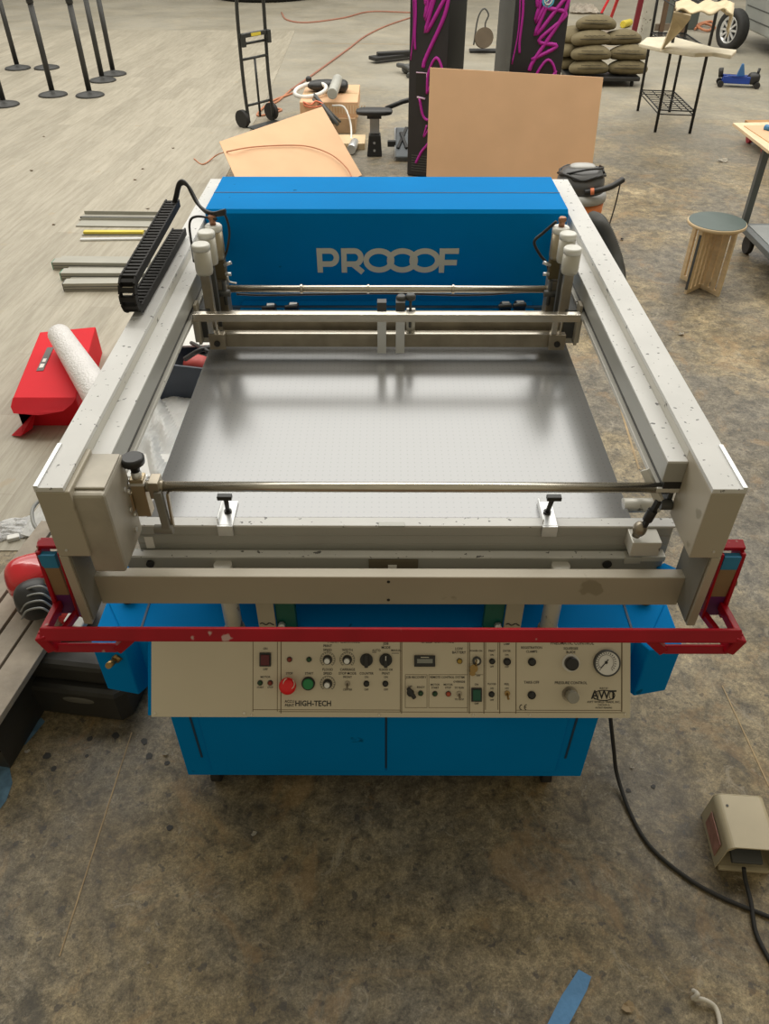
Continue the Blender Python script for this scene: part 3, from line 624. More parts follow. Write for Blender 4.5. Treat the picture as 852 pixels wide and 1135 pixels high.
# hoses at the cylinder groups
W(MB().tube(spline([V(616, 249, 2.48)+Vector((0,0,.01)), V(602, 258, 2.5), V(592, 268, 2.5), V(598, 282, 2.5), V(607, 295, 2.5), V(608, 318, 2.5)]), .005, 8), 'air_hose', M_black, 0)
W(MB().tube(spline([V(236, 238, 2.48), V(248, 237, 2.50), V(254, 255, 2.5), V(252, 275, 2.48), V(247, 290, 2.48)]), .004, 8), 'air_hose', M_black, 0)
W(MB().tube(spline([V(240, 243, 2.47), V(218, 240, 2.5), V(210, 248, 2.5), V(213, 275, 2.45), V(215, 290, 2.4)]), .004, 8), 'air_hose', M_black, 0)
W(MB().tube(spline([V(252, 306, 2.48), V(254, 312, 2.5), V(262, 314, 2.5)]), .003, 8), 'air_hose', M_white, 0)
# cable chain: links along the loop
def chain_pt(s):
    # lower run from the back to the front, loop up, upper run to the back
    z0, r, yf, L1, L2 = 1.225, .043, 2.06, .60, .58
    if s < L1: return Vector((0, yf+L1-s, z0+.012)), PI
    s -= L1
    if s < PI*r: a = s/r; return Vector((0, yf-r*math.sin(a), z0+.012+r-r*math.cos(a))), PI-a
    s -= PI*r; return Vector((0, yf+s, z0+.012+2*r+.03*s)), 0
tot = .60+PI*.043+.58; nl = 58; b = MB()
for k in range(nl):
    s = (k+.5)/nl*tot; p, a = chain_pt(s); p.x = -.724
    b.cbox(p, (.044, tot/nl*.55, .020), (a, 0, 0)); b.cbox(p+Vector((-.021, 0, 0)), (.005, tot/nl*1.05, .024), (a, 0, 0)); b.cbox(p+Vector((.021, 0, 0)), (.005, tot/nl*1.05, .024), (a, 0, 0))
W(b, 'cable_chain', mat('chain_black', (.028, .027, .026), .6, spec=.15), 0)
pe, _ = chain_pt(tot-.01); pe.x = -.724
for k, dx in enumerate((0, .008, -.007)):
    W(MB().tube(spline([pe+Vector((dx, -.02, 0)), V(193+k, 222, 2.62), V(198+k, 203+k, 2.60), V(206+k*1.5, 203+2*k, 2.58), V(219+k, 226+k, 2.55), V(234, 236+k, 2.49), V(250, 233+k*2, 2.48)]), .0055, 8), 'cable', M_black, 0)

# ---------------- front rod and side mechanisms
yr = 1.40; q0 = V(176, 540, yr); q1 = V(738, 540, yr); zr = V(450, 540, yr).z
W(MB().cyl((q0.x, yr, zr), (q1.x+.02, yr, zr), .0125, 24), 'front_rod', M_steel, 0)
W(MB().cyl((q1.x-.01, yr+.02, zr+.004), (q1.x+.05, yr+.02, zr+.004), .016, 14), 'rod_end', M_dgrey, 0)
# left adjuster
kx = V(147, 510, yr).x; zk = V(147, 510, yr).z
ab = W(MB().box(kx-.016, kx+.016, yr-.016, yr+.016, V(147, 568, yr).z, V(147, 528, yr).z), 'adjuster_block', mat('bronze_steel', (.42, .34, .22), .35, .7), .002)
W(MB().lathe([(.010, -.035), (.012, -.012), (.026, -.008), (.027, .006), (.022, .010)], c=(kx, yr, zk), seg=18), 'star_knob', M_black, 0, ab)
W(MB().cyl((kx, yr, zk-.055), (kx, yr, zk-.03), .012, 14).box(kx-.018, kx+.018, yr-.018, yr+.018, zk-.062, zk-.055), 'knob_shaft', M_brite, 0, ab)
W(MB().box(kx-.032, kx-.016, yr-.022, yr+.01, zk-.135, zk-.085), 'mount_lug', mat('bronze_steel', (0,0,0)), .003, ab)
for dz in (-.145, -.075): W(MB().cyl((kx-.030, yr-.02, zk+dz), (kx-.016, yr-.02, zk+dz), .006, 8), 'bolt', M_brite, 0, ab)
W(MB().cyl((kx+.016, yr, zr+.002), (q0.x+.012, yr, zr+.002), .014, 16).box(kx+.026, kx+.05, yr-.02, yr+.02, zr-.022, zr+.024), 'clevis', M_dsteel, .002, ab)
pv = V(186, 585, 1.38)
W(MB().bar((kx+.046, yr-.018, zr), (pv.x, 1.375, pv.z+.006), .018, .018).cyl((pv.x-.03, 1.375, pv.z), (pv.x+.014, 1.375, pv.z), .012, 12), 'link_arm', mat('dull_grey_steel', (.20, .19, .165), .6), .001, ab)
W(MB().bar((kx+.066, yr-.012, zr-.01), (kx+.062, 1.385, pv.z), .006, .012), 'link_strap', mat('tan_cylinder', (0,0,0)), .001, ab)
# right adjuster
jx = V(727, 545, 1.40).x
ra = W(MB().bar((jx-.028, yr+.03, zr+.03), (jx+.008, yr-.012, zr-.03), .010, .022), 'link_plate', M_alu, .001)
W(MB().bar((jx+.006, yr-.014, zr-.028), (jx-.015, yr-.02, zr-.105), .012, .012).cyl((jx-.002, yr-.016, zr-.055), (jx-.010, yr-.018, zr-.085), .012, 12), 'threaded_link', M_black, .001, ra)
W(MB().blob((jx-.020, yr-.015, .982), (.034, .034, .042), 2.0).cyl((jx-.022, yr-.01, .955), (jx-.022, yr-.01, .975), .010, 10), 'ball_joint', M_dsteel, 0, ra)
p = V(713, 600, 1.40)
W(MB().box(p.x-.036, p.x+.036, 1.375, 1.43, .90, .945), 'base_block', M_alu, .002, ra)
W(MB().cyl((jx+.018, 1.42, zr-.02), (jx+.04, 1.42, zr-.02), .012, 12).cyl((jx+.018, 1.40, zr-.05), (jx+.045, 1.40, zr-.05), .014, 12).box(jx+.034, jx+.046, 1.405, 1.45, zr-.06, zr+.012), 'side_bearing', M_dgrey, .002, ra)
W(MB().cyl(V(690, 560, 1.52), V(730, 560, 1.52), .019, 20), 'side_strut', M_alu, 0)
for u in (251, 608):
    p = V(u, 575, 1.45); c0 = W(MB().box(p.x-.019, p.x+.019, 1.425, 1.52, .951, .957).box(p.x-.019, p.x+.019, 1.419, 1.425, .925, .957).box(p.x-.019, p.x-.016, 1.43, 1.515, .957, .972), 'register_clamp', M_brite, .001)
    W(MB().cyl((p.x, 1.475, .957), (p.x+.004, 1.46, 1.02), .006, 12).cyl((p.x, 1.475, .957), (p.x, 1.475, .962), .010, 12), 'clamp_stem', M_black, 0, c0)
    W(MB().cbox((p.x+.004, 1.452, 1.024), (.036, .016, .012)), 'clamp_handle', M_black, .002, c0)

# ================================================================== FLOOR THINGS NEAR
def flat_bar(p0, p1, w_, h0, h1): pass
# power cable from the press
zz = .006
W(MB().tube(spline([(V(676, 793, 1.36)), V(680, 830, 1.33), G(684, 860, .03), G(700, 905, zz), G(722, 940, zz), G(760, 972, zz), G(800, 995, zz), G(852, 1016, zz), G(910, 1040, zz)]), .006, 8), 'power_cord', M_rub, 0)
# foot pedal
fp = thing('foot_switch', 'beige metal guarded foot switch on the concrete at the right edge', 'foot switch', G(822, 962, 0), R(-4))
g0 = .155
b = MB(); prof = []
for k in range(7): a = R(180-15*k); prof.append((-.072+.022+.022*math.cos(a), .102+.022*math.sin(a)))
for k in range(7): a = R(90-15*k); prof.append((.072-.022+.022*math.cos(a), .102+.022*math.sin(a)))
out = [(-.078, .0)]+prof+[(.078, .0)]; inn = [(.075, 0), (.069, .098), (.05, .119), (-.05, .119), (-.069, .098), (-.075, 0)]
b.prism(out+inn, 'y', -.005, .155); b.prism([(-.078, 0)]+prof+[(.078, 0)], 'y', .155, .158)
b.build('guard_cover', mat('beige_enamel', (.50, .43, .29), .4, 0, .06, 10), fp, bevel=.001)
MB().box(-.075, .075, 0, .155, 0, .010).box(-.070, .070, -.012, 0, 0, .012).build('base_plate', mat('beige_enamel', (0,0,0)), fp, bevel=.001)
MB().cbox((-.005, .03, .065), (.085, .09, .014), (R(14), 0, 0)).box(-.06, .06, .08, .15, .01, .075).build('pedal', M_dgrey, fp, bevel=.002)
MB().box(-.0795, -.0775, .02, .12, .02, .085).build('warning_label', mat('pink_label', (.40, .20, .16), .6, 0, .3, 30), fp)
MB().lathe([(.004, 0), (.004, .001)], c=(-.045, .12, .1245), seg=10).build('screw_hole', M_black, fp)
(MB().tube(spline([G(824, 962, .05), G(826, 976, .02), G(832, 1000, .012), G(838, 1035, zz), G(856, 1070, zz)]), .006, 8).build('cord', M_rub, fp, world=True))
# tape and debris
def sheet(pts, z=.002, th=.0008): return MB().prism([(G(*p).x, G(*p).y) for p in pts], 'z', z, z+th)
M_tape = mat('blue_masking_tape', (.10, .27, .52), .6, 0, .12, 12, bump=.4, bscale=40)
M_paper = mat('paper_scrap', (.62, .58, .50), .7, 0, .1, 20); M_tan = mat('tan_scrap', (.58, .46, .30), .8)
single(sheet([(641, 1075), (655, 1083), (650, 1098), (628, 1140), (604, 1140), (622, 1104)]), 'tape_strip', M_tape, 'strip of blue masking tape on the floor at the bottom edge', 'tape', G(632, 1105))
single(sheet([(-4, 838), (8, 838), (14, 868), (7, 888), (-4, 902)], .0012), 'tape_strip', mat('worn_blue_tape', (.10, .20, .30), .7, 0, .35, 25), 'worn blue tape patch on the floor at the left edge', 'tape', G(8, 872))
single(sheet([(30, 806), (46, 796), (50, 800), (40, 812), (28, 826), (24, 822)], .0012), 'tape_strip', mat('worn_blue_tape', (0,0,0)), 'small worn blue tape scrap in front of the black base with boards', 'tape', G(38, 810))
def scrap(u, v, s, mt, label, seed, group=None, cat='scrap'):
    q = random.Random(seed); b = MB(); n = 9; ps = []
    for k in range(n):
        a = 2*PI*k/n; r = s*(.5+.5*q.random()); ps.append(b.b.verts.new((r*math.cos(a), r*math.sin(a)*.8, .004+q.random()*s*.35)))
    c = b.b.verts.new((0, 0, .003)); c2 = b.b.verts.new((0, 0, .0))
    for k in range(n): b.b.faces.new((ps[k], ps[(k+1) % n], c))
    r_ = bmesh.ops.solidify(b.b, geom=b.b.faces[:], thickness=.001)
    o = b.build('paper_scrap', mt, loc=G(u, v)+Vector((0,0,.001))); return tag(o, label, cat, group)
scrap(282, 925, .012, M_paper, 'small crumpled white scrap on the dark floor in front of the left cabinet door', 1)
scrap(183, 836, .012, M_paper, 'tiny white scrap beside the left foot of the blue cabinet', 2)
scrap(696, 1116, .022, M_tan, 'torn tan paper piece near the bottom edge, right of the blue tape', 3)
scrap(700, 851, .008, M_paper, 'tiny white chip near the black power cable', 4)
scrap(31, 834, .011, M_paper, 'small white flake beside the blue tape by the left edge', 5)
scrap(735, 943, .005, M_paper, 'white speck on the concrete inside the cable bend', 6)
scrap(165, 1068, .006, M_paper, 'tiny pale speck on the lower left concrete', 8)
for (u, v, s) in ((165, 838, .013), (185, 846, .010), (52, 838, .014), (60, 852, .010), (96, 838, .007), (188, 918, .010), (724, 872, .008), (696, 876, .009), (128, 815, .014), (100, 819, .010), (160, 822, .012)):
    q = rnd; ps = []
    base = G(u, v); b = MB(); b.prism([(base.x+s*(.7+.5*q.random())*math.cos(2*PI*k/9), base.y+s*(.7+.5*q.random())*math.sin(2*PI*k/9)) for k in range(9)], 'z', .0005, .0015)
    single(b, 'ink_drip', mat('dried_ink', (.03, .028, .025), .6), 'small dried dark ink drip on the concrete beside the press', 'ink drip', base, 'dried ink drips on the floor')
single(MB().tube(spline([G(768, 1098, .012), G(773, 1102, .03), G(768, 1107, .01), G(780, 1108, .02), G(792, 1116, .01), G(797, 1130, .008), G(798, 1145, .008)]), [.006]*49, 6), 'twisted_paper', M_paper, 'twisted white paper strip at the bottom right corner', 'scrap', G(785, 1112))

# ---- black base with weathered boards, bottom left
bs = thing('loading_platform', 'black moulded plastic platform with weathered boards on top at the lower left', 'platform', (-1.25, 1.9, 0))
M_bl2 = mat('scuffed_black_plastic', (.028, .027, .024), .45, 0, .3, 6, bump=.2, bscale=12)
H0 = .27
e0 = G(0, 785); e1 = G(136, 801); dirx = (e1-e0).normalized(); diry = Vector((-dirx.y, dirx.x, 0))
def BP(a, c, z): return e1+dirx*a+diry*c+Vector((0, 0, z))
b = MB()
def quadprism(b, pts, z0, z1): b.prism([(p.x, p.y) for p in pts], 'z', z0, z1)
quadprism(b, [BP(-1.3, 0, 0), BP(0, 0, 0), BP(.03, .03, 0), BP(.03, .30, 0), BP(-.06, .42, 0), BP(-1.3, .42, 0)], 0, .15)
b.build('lower_block', M_bl2, bs, bevel=.02, world=True)
b = MB(); quadprism(b, [BP(-.30, .03, 0), BP(-.02, .03, 0), BP(.0, .08, 0), BP(-.02, .38, 0), BP(-.30, .38, 0)], .15, .24)
b.build('raised_block', M_bl2, bs, bevel=.02, world=True)
b = MB(); b.blob(BP(-.13, .012, .10), (.16, .03, .045), 2.4, rot=(0, 0, math.atan2(dirx.y, dirx.x)))
b.build('painted_highlight', mat('highlight_grey', (.12, .115, .10), .5), bs, world=True)  # highlight on the block front, put in as a paler grey blob
M_wood = mat('weathered_board', (.36, .31, .25), .75, 0, .25, 9, bump=.4, bscale=30, stretch=(1, 1, 1))
# boards run away from the viewer
g0_, g1_ = G(0, 666, H0), G(38, 615, H0); bd = (g1_-g0_).normalized(); bn = Vector((bd.y, -bd.x, 0))
a0 = (G(0, 636, H0)-g0_).dot(bn); a2 = (G(0, 701, H0)-g0_).dot(bn); a3 = a2+(a2-0)*1.0
for (s0, s1, l0, l1) in ((a0, -.006, -.5, .42), (.006, a2-.006, -.5, .36), (a2+.006, a3-.004, -.5, .30), (a3+.006, a3+.10, -.5, .12)):
    p = [g0_+bn*s0+bd*l0, g0_+bn*s1+bd*l0, g0_+bn*s1+bd*l1, g0_+bn*s0+bd*l1]
    b = MB(); quadprism(b, p, H0-.025, H0); b.build('board', M_wood, bs, bevel=.002, world=True)
b = MB(); p = [g0_+bn*(a0+.02)+bd*-.45, g0_+bn*(a3+.05)+bd*-.45, g0_+bn*(a3+.05)+bd*.22, g0_+bn*(a0+.02)+bd*.34]
quadprism(b, p, .0, H0-.025); b.build('board_support', M_bl2, bs, world=True)
# red machine on the boards
rm = thing('red_power_tool', 'glossy red tool with a black slotted grille on the weathered boards', 'power tool', G(42, 690, H0), 0)
M_redg = mat('glossy_red_plastic', (.62, .012, .02), .18, 0, .05, coat=.6)
def at(u, v, h): return G(u, v, h)
MB().blob(at(36, 640, .36), (.17, .15, .15), 2.8, rot=(R(20), R(8), R(35)), n=28).build('red_shell', M_redg, rm, world=True)
MB().blob(at(40, 664, .36), (.13, .13, .15), 2.5, rot=(R(30), 0, R(30)), n=28).build('grille_housing', M_black, rm, world=True)
b = MB()
for k in range(4):
    v = 652+8*k; b.tube(spline([at(21+k, v+10, .40-.012*k), at(30, v+1, .43-.012*k), at(46, v-2, .44-.012*k), at(58, v+5, .41-.012*k)]), .0035, 8)
b.build('grille_slats', mat('silver_grille', (.30, .31, .31), .3, .5), rm, world=True)
MB().blob(at(84, 672, .30), (.09, .14, .12), 3, rot=(R(10), R(20), R(-15)), n=24).build('rear_shell', M_redg, rm, world=True)
MB().cbox(at(84, 690, .36), (.06, .035, .05), (R(20), R(20), R(-15))).build('silver_panel', M_white, rm, bevel=.004, world=True)
# white rag and grey hose at left edge
def crumple(name, cu, cv, sx, sy, hh, mt, label, cat, seed, n=26, z=.0, rz=0, h0=0.004):
    q = random.Random(seed); b = MB(); c = G(cu, cv); ph = [(q.uniform(3, 16), q.uniform(3, 16), q.uniform(0, 6), q.uniform(.3, 1)) for _ in range(9)]
    g = []
    for i in range(n):
        row = []
        for j in range(n):
            x = (i/(n-1)-.5); y = (j/(n-1)-.5); rr = 1+.10*math.sin(7*math.atan2(y, x)+seed)
            e = max(0, 1-(max(abs(x), abs(y))*2)**4)
            hz = sum(abs(math.sin(a*x*1.5+b_*y*1.5+c_))*w_ for a, b_, c_, w_ in ph)/5*hh*(.25+.75*e)
            row.append(b.b.verts.new((x*sx*rr, y*sy*rr, h0+max(0, hz))))
        g.append(row)
    for i in range(n-1):
        for j in range(n-1): b.b.faces.new((g[i][j], g[i+1][j], g[i+1][j+1], g[i][j+1]))
    bmesh.ops.solidify(b.b, geom=b.b.faces[:], thickness=.001)
    o = b.build(name, mt, loc=c+Vector((0, 0, z)), rot=(0, 0, rz)); return tag(o, label, cat)
M_bag = mat('thin_white_plastic', (.88, .88, .88), .6, 0, .04)
crumple('plastic_bag', 12, 588, .24, .14, .025, M_bag, 'crumpled white plastic bag on the plank floor at the left edge', 'plastic bag', 3, rz=.3)
single(MB().tube(spline([G(62, 596, .10), G(40, 585, .12), G(36, 565, .12), G(48, 552, .12), G(66, 548, .10)]), .008, 8), 'grey_hose', mat('grey_hose', (.28, .28, .26), .5), 'bent grey hose loop beside the left end of the press', 'hose', G(45, 580))
single(MB().cbox(G(15, 596, .012), (.05, .03, .02), (0, 0, .4)), 'white_packet', M_white, 'small white packet below the white plastic bag', 'packet', G(15, 596), bevel=.003)

# ---- plastic sheeting and bin seen through the gap left of the bed
M_film = mat('clear_plastic_film', (.92, .92, .90), .3, 0, .05, 5)
crumple('plastic_sheet', 180, 470, .86, 1.75, .10, M_film, 'crumpled translucent plastic sheeting on the floor below the left rail', 'plastic sheet', 11, n=60).location = (-1.12, 3.38, 0)
bn_ = thing('storage_bin', 'small black bin with open flaps behind the left of the press bed', 'bin', G(232, 428, 0), R(-12))
b = MB(); b.box(-.17, .22, -.25, .25, 0, .02)
for (x0, x1, y0, y1) in ((-.17, -.155, -.25, .25), (.205, .22, -.25, .25), (-.155, .205, -.25, -.235), (-.155, .205, .235, .25)): b.box(x0, x1, y0, y1, .02, .26)
b.build('bin_body', mat('blue_black_plastic', (.03, .04, .06), .4), bn_, bevel=.004)
MB().blob((.0, -.10, .18), (.14, .12, .12), 2.4, jit=.05).build('red_bundle', mat('red_bundle', (.45, .06, .05), .5), bn_)
MB().cbox((.02, .12, .27), (.30, .22, .012), (R(14), R(-8), 0)).build('white_flap', M_white, bn_)
single(MB().tube(spline([G(205, 398, .35), G(222, 388, .42), G(240, 383, .40)]), .012, 8).tube(spline([G(212, 380, .35), G(228, 388, .42), G(236, 395, .38)]), .010, 8), 'cable_loop', M_black, 'black cords over the bin behind the left of the press bed', 'cord', G(222, 400))
single(MB().box(*(lambda p: (p.x-.10, p.x+.13, p.y-.08, p.y+.10, 0, .06))(G(168, 528))), 'white_box', M_white, 'flat white box on the floor under the left front of the bed', 'box', G(168, 528), bevel=.004)

# ---- red carton and bubble wrap
M_rc = mat('red_carton', (.64, .010, .020), .6, 0, .05, 4, spec=.2)
rc = thing('red_carton', 'open bright red carton lying on the plank floor by the left rail', 'carton', G(45, 470, 0), 0)
hc = .17
A_ = G(44, 368, hc); B_ = G(106, 362, hc); Cc_ = G(84, 441, hc); D_ = G(14, 441, hc)
A0, B0, C0, D0 = [Vector((p.x, p.y, 0.0)) for p in (A_, B_, Cc_, D_)]
B1 = G(112, 390, hc*.9)
b = MB(); vs = [b.b.verts.new(p) for p in (D0, C0, B0, A0, D_, Cc_, B_, A_)]
for f_ in ((0,3,2,1),(4,5,6,7),(0,1,5,4),(1,2,6,5),(2,3,7,6),(3,0,4,7)): b.b.faces.new([vs[i] for i in f_])
b.build('carton_body', M_rc, rc, bevel=.006, world=True)
b = MB(); fl = []
mid = [(0, 0), (.02, -.03), (.10, -.052), (.5, -.058), (.86, -.045), (.97, -.02), (1, 0)]
ex_ = (Cc_-D_); pr_ = Vector((ex_.y, -ex_.x, 0)).normalized()
T_ = [D_+ex_*t+pr_*(-k*1.9)*1.0+Vector((0, 0, k*.35)) for t, k in [(a, -c) for a, c in mid]]
T_ = [D_+ex_*t+pr_*(k*1.9)+Vector((0, 0, -k*.55)) for t, k in [(a, -c) for a, c in mid]]
vv = [b.b.verts.new(p) for p in T_]; b.b.faces.new(vv); bmesh.ops.solidify(b.b, geom=b.b.faces[:], thickness=.004)
b.build('front_flap', M_rc, rc, world=True)
b = MB(); ps = [D0+Vector((0,0,.15)), D0+Vector((0,0,.01)), D0+Vector((-.02, -.10, .01)), D0+Vector((.04, -.12, .02)), D0+Vector((.09, -.08, .04)), D0+Vector((.10, 0, .10))]
vv = [b.b.verts.new(p) for p in ps]; b.b.faces.new(vv); bmesh.ops.solidify(b.b, geom=b.b.faces[:], thickness=.004); b.build('side_flap', M_rc, rc, world=True)
p0 = G(56, 385, hc+.002); p1 = G(44, 411, hc+.002)
MB().bar(p0, p1, .036, .002).build('carton_label', mat('label_grey', (.10, .09, .085), .5), rc, world=True)
MB().bar(p1+(p0-p1)*.12, p1+(p0-p1)*.28, .022, .004).bar(p1+(p0-p1)*.36, p1+(p0-p1)*.50, .018, .004).build('label_print', M_white, rc, world=True)
w0 = G(66, 371, .26); w1 = G(116, 448, .25)
b = MB(); ax = (w1-w0).normalized(); L_ = (w1-w0).length; n = 26; seg = 22; rings = []
M_bub = mat('bubble_wrap', (.80, .78, .77), .3, 0, .05, bump=.9, bscale=90)
sp_ = []; 
b.tube([w0+ax*(L_*k/n) for k in range(n+1)], [.062+.02*k/n for k in range(n+1)], 22)
single(b, 'bubble_wrap_roll', M_bub, 'loose roll of bubble wrap leaning on the red carton', 'bubble wrap', (w0.x, w0.y, 0))
b = MB(); b.tube([w1+Vector((-.05, -.04, -.02)), w1+Vector((.06, .06, .0))], .03, 14)
single(b, 'bubble_wrap_roll', M_bub, 'small end of bubble wrap poking out between the red carton and the rail', 'bubble wrap', (w1.x, w1.y, 0))

# ---- aluminium profiles on the plank floor
M_gal = mat('galvanised_profile', (.36, .35, .30), .45, .2, .06, 5); M_yel = mat('yellow_strip', (.68, .55, .06), .45)
def profile(u0, v0, u1, v1, wd, hh, mt, label, kind='channel'):
    a, c = G(u0, v0), G(u1, v1); d = c-a; L = d.length
    a = a+Vector((0, 0, .006)); o = thing('metal_profile', label, 'metal profile', a, math.atan2(d.y, d.x), 'metal profiles laid out on the plank floor')
    b = MB()
    if kind == 'channel': b.box(0, L, 0, wd, .0, .004).box(0, L, wd-.004, wd, .004, hh).box(0, L, 0, .004, .004, hh*.35)
    elif kind == 'strip': b.box(0, L, 0, wd, 0, hh)
    else: b.box(0, L, 0, wd*.45, 0, hh).box(0, L, wd*.45, wd, 0, hh*.5)
    b.build('channel' if kind == 'channel' else 'bar', mt, o, bevel=.001); return o, L
profile(84, 252, 173, 253, .15, .022, M_gal, 'wide grey channel with dark groove, farther of the two upper ones')
o, L = profile(88, 245, 175, 246, .14, .03, M_gal, 'grey metal channel farthest back among the profiles on the planks'); MB().box(0, L, .03, .045, .004, .018).build('groove_strip', M_dgrey, o)
o, L = profile(91, 262, 160, 262, .07, .02, M_gal, 'short channel with a yellow rubber strip among the metal profiles'); MB().box(.01, L-.01, .01, .055, .008, .026).build('yellow_strip', M_yel, o, bevel=.002)
profile(89, 268, 157, 267, .035, .012, M_brite, 'thin bright metal strip nearest the yellow one', 'strip')
M_gcap = mat('green_end_cap', (.01, .22, .13), .4)
for (u0, v0, u1, v1, lab) in ((60, 300, 165, 301, 'long grey squeegee holder with green end, farthest of the three'), (69, 312, 166, 312, 'long grey squeegee holder with green end, middle of the three'), (72, 324, 162, 323, 'long grey squeegee holder with dark grooves, nearest of the three')):
    o, L = profile(u0, v0, u1, v1, .19, .055, M_gal, lab, 'step')
    MB().box(.004, L, -.002, .0, .012, .016).box(.004, L, -.002, 0, .030, .034).build('groove', M_dgrey, o)
    MB().box(-.006, 0, .0, .07, 0, .055).build('end_cap', M_gcap if v0 < 320 else M_dgrey, o, bevel=.002)

# ================================================================== BACKGROUND
# stanchions
def stanchion_base(parent):
    MB().lathe([(.178, 0), (.178, .012), (.165, .022), (.09, .040), (.035, .050), (.034, .060)], seg=40).build('base', mat('stanchion_black', (.030, .030, .028), .5), parent)
    MB().cyl((0, 0, .055), (0, 0, .98), .033, 20).build('post', mat('stanchion_black', (0,0,0)), parent)
    MB().lathe([(.033, .98), (.042, .985), (.042, 1.05), (.030, 1.06)], seg=24).build('belt_head', M_black, parent)
st = thing('stanchion', 'x', 'stanchion', (0,0,0), 0, 'black crowd control posts on the plank floor'); stanchion_base(st)
spots = [((20, 76.5), 'black barrier post, second from the left edge'), ((52, 76), 'black barrier post at the back hidden by the one before it'), ((59, 106), 'black barrier post before the hidden one, third from the left edge'),
 ((100, 106.5), 'black barrier post nearest the camera in the right group of three'), ((114, 90), 'middle black barrier post of the right group of three'), ((126, 83), 'rightmost black barrier post, farthest back of its group'), ((5, 117), 'black barrier post cut off by the left edge of the photo')]
for k, ((u, v), lab) in enumerate(spots):
    o = st if k == 0 else copy_tree(st); o.location = G(u, v)+Vector((0, 0, .004)); o['label'] = lab

# hand truck
ht = thing('hand_truck', 'tall black tubular hand truck standing behind the leaning cardboard', 'hand truck', G(290, 138), 0)
M_ht = mat('hand_truck_black', (.03, .032, .03), .4)
wx = .19
ht.rotation_euler.z = math.atan2((G(308, 132)-G(272, 142)).y, (G(308, 132)-G(272, 142)).x)
MB().tube(spline([(-wx, 0, .05), (-wx, .02, .5), (-wx, 0, 1.15), (-wx*.8, -.03, 1.32), (0, -.04, 1.36), (wx*.8, -.03, 1.32), (wx, 0, 1.15), (wx, .02, .5), (wx, 0, .05)]), .019, 10).build('frame', M_ht, ht)
for z in (.22, .66, .80): MB().cyl((-wx, .012, z), (wx, .012, z), .013, 10).build('crossbar', M_ht, ht)
MB().cyl((0, .012, .08), (0, .012, .66), .013, 10).build('centre_bar', M_ht, ht)
MB().box(-wx-.02, wx+.02, -.04, .0, .86, .90).box(-wx-.02, -wx+.03, -.055, -.02, .78, .9).box(wx-.03, wx+.02, -.055, -.02, .78, .9).build('clamp_bar', M_ht, ht, bevel=.004)
MB().box(-.07, .07, -.043, -.04, .865, .895).build('yellow_label', M_yel, ht)
MB().box(-.22, .22, -.25, .02, .0, .01).build('toe_plate', M_ht, ht)
for s in (-1, 1): MB().cyl((s*.20, .06, .09), (s*.25, .06, .09), .09, 24).build('wheel', M_rub, ht)

# leaning cardboard sheets
Bc = G(357, 118, .36); Ac = G(243, 157, .33); Cr = G(401, 194, .02)
Dc = Ac+Cr-Bc; Dc.z = .02
nv = (Bc-Ac).cross(Dc-Ac).normalized()*.006
b = MB(); v1 = [b.b.verts.new(p) for p in (Ac, Bc, Cr, Dc)]; v2 = [b.b.verts.new(p+nv) for p in (Ac, Bc, Cr, Dc)]
b.b.faces.new(v1); b.b.faces.new(v2[::-1])
for k in range(4): b.b.faces.new((v1[k], v2[k], v2[(k+1) % 4], v1[(k+1) % 4]))
single(b, 'cardboard_sheet', M_card, 'tilted brown cardboard sheet lying behind the left of the blue hood', 'cardboard', (Dc.x, Dc.y, 0))
def onplane(u, v, lift=.012):
    r = ray(u, v); o = Vector((0, 0, CAMH)); n_ = nv.normalized(); n_ = n_ if n_.z > 0 else -n_; t = (Ac+n_*lift-o).dot(n_)/r.dot(n_); return o+r*t
M_cord = mat('orange_cord', (.50, .20, .10), .5)
M_cordr = mat('rust_cord', (.34, .15, .10), .6)
single(MB().tube(spline([G(215, 176, .01), G(225, 182, .01), G(240, 172, .05)]+[onplane(*q) for q in ((252, 168), (280, 163), (320, 161), (345, 163), (368, 172), (384, 186), (390, 197))]), .006, 6), 'extension_lead', M_cord, 'thin orange cord trailing over the tilted cardboard sheet', 'cord', G(300, 175))
p0 = Vector((V(473, 200, 6.95).x, 6.95, 0)); 
tl_ = V(476.5, 75, 7.12); tr_ = V(668.5, 86, 7.12); bl_ = V(470, 200, 6.98); br2 = V(650, 200, 6.98)
bl_ = Vector((tl_.x-.01, 6.92, .0)); br2 = Vector((tr_.x-.01, 6.92, 0))
b = MB(); q4 = (bl_, br2, tr_, tl_); v1 = [b.b.verts.new(p) for p in q4]; v2 = [b.b.verts.new(p+Vector((0, .012, 0))) for p in q4]
b.b.faces.new(v1); b.b.faces.new(v2[::-1])
for k in range(4): b.b.faces.new((v1[k], v2[k], v2[(k+1) % 4], v1[(k+1) % 4]))
single(b, 'cardboard_sheet', M_card, 'large upright brown cardboard sheet leaning against the graffiti cabinets', 'cardboard', ((bl_.x+br2.x)/2, 6.92, 0))

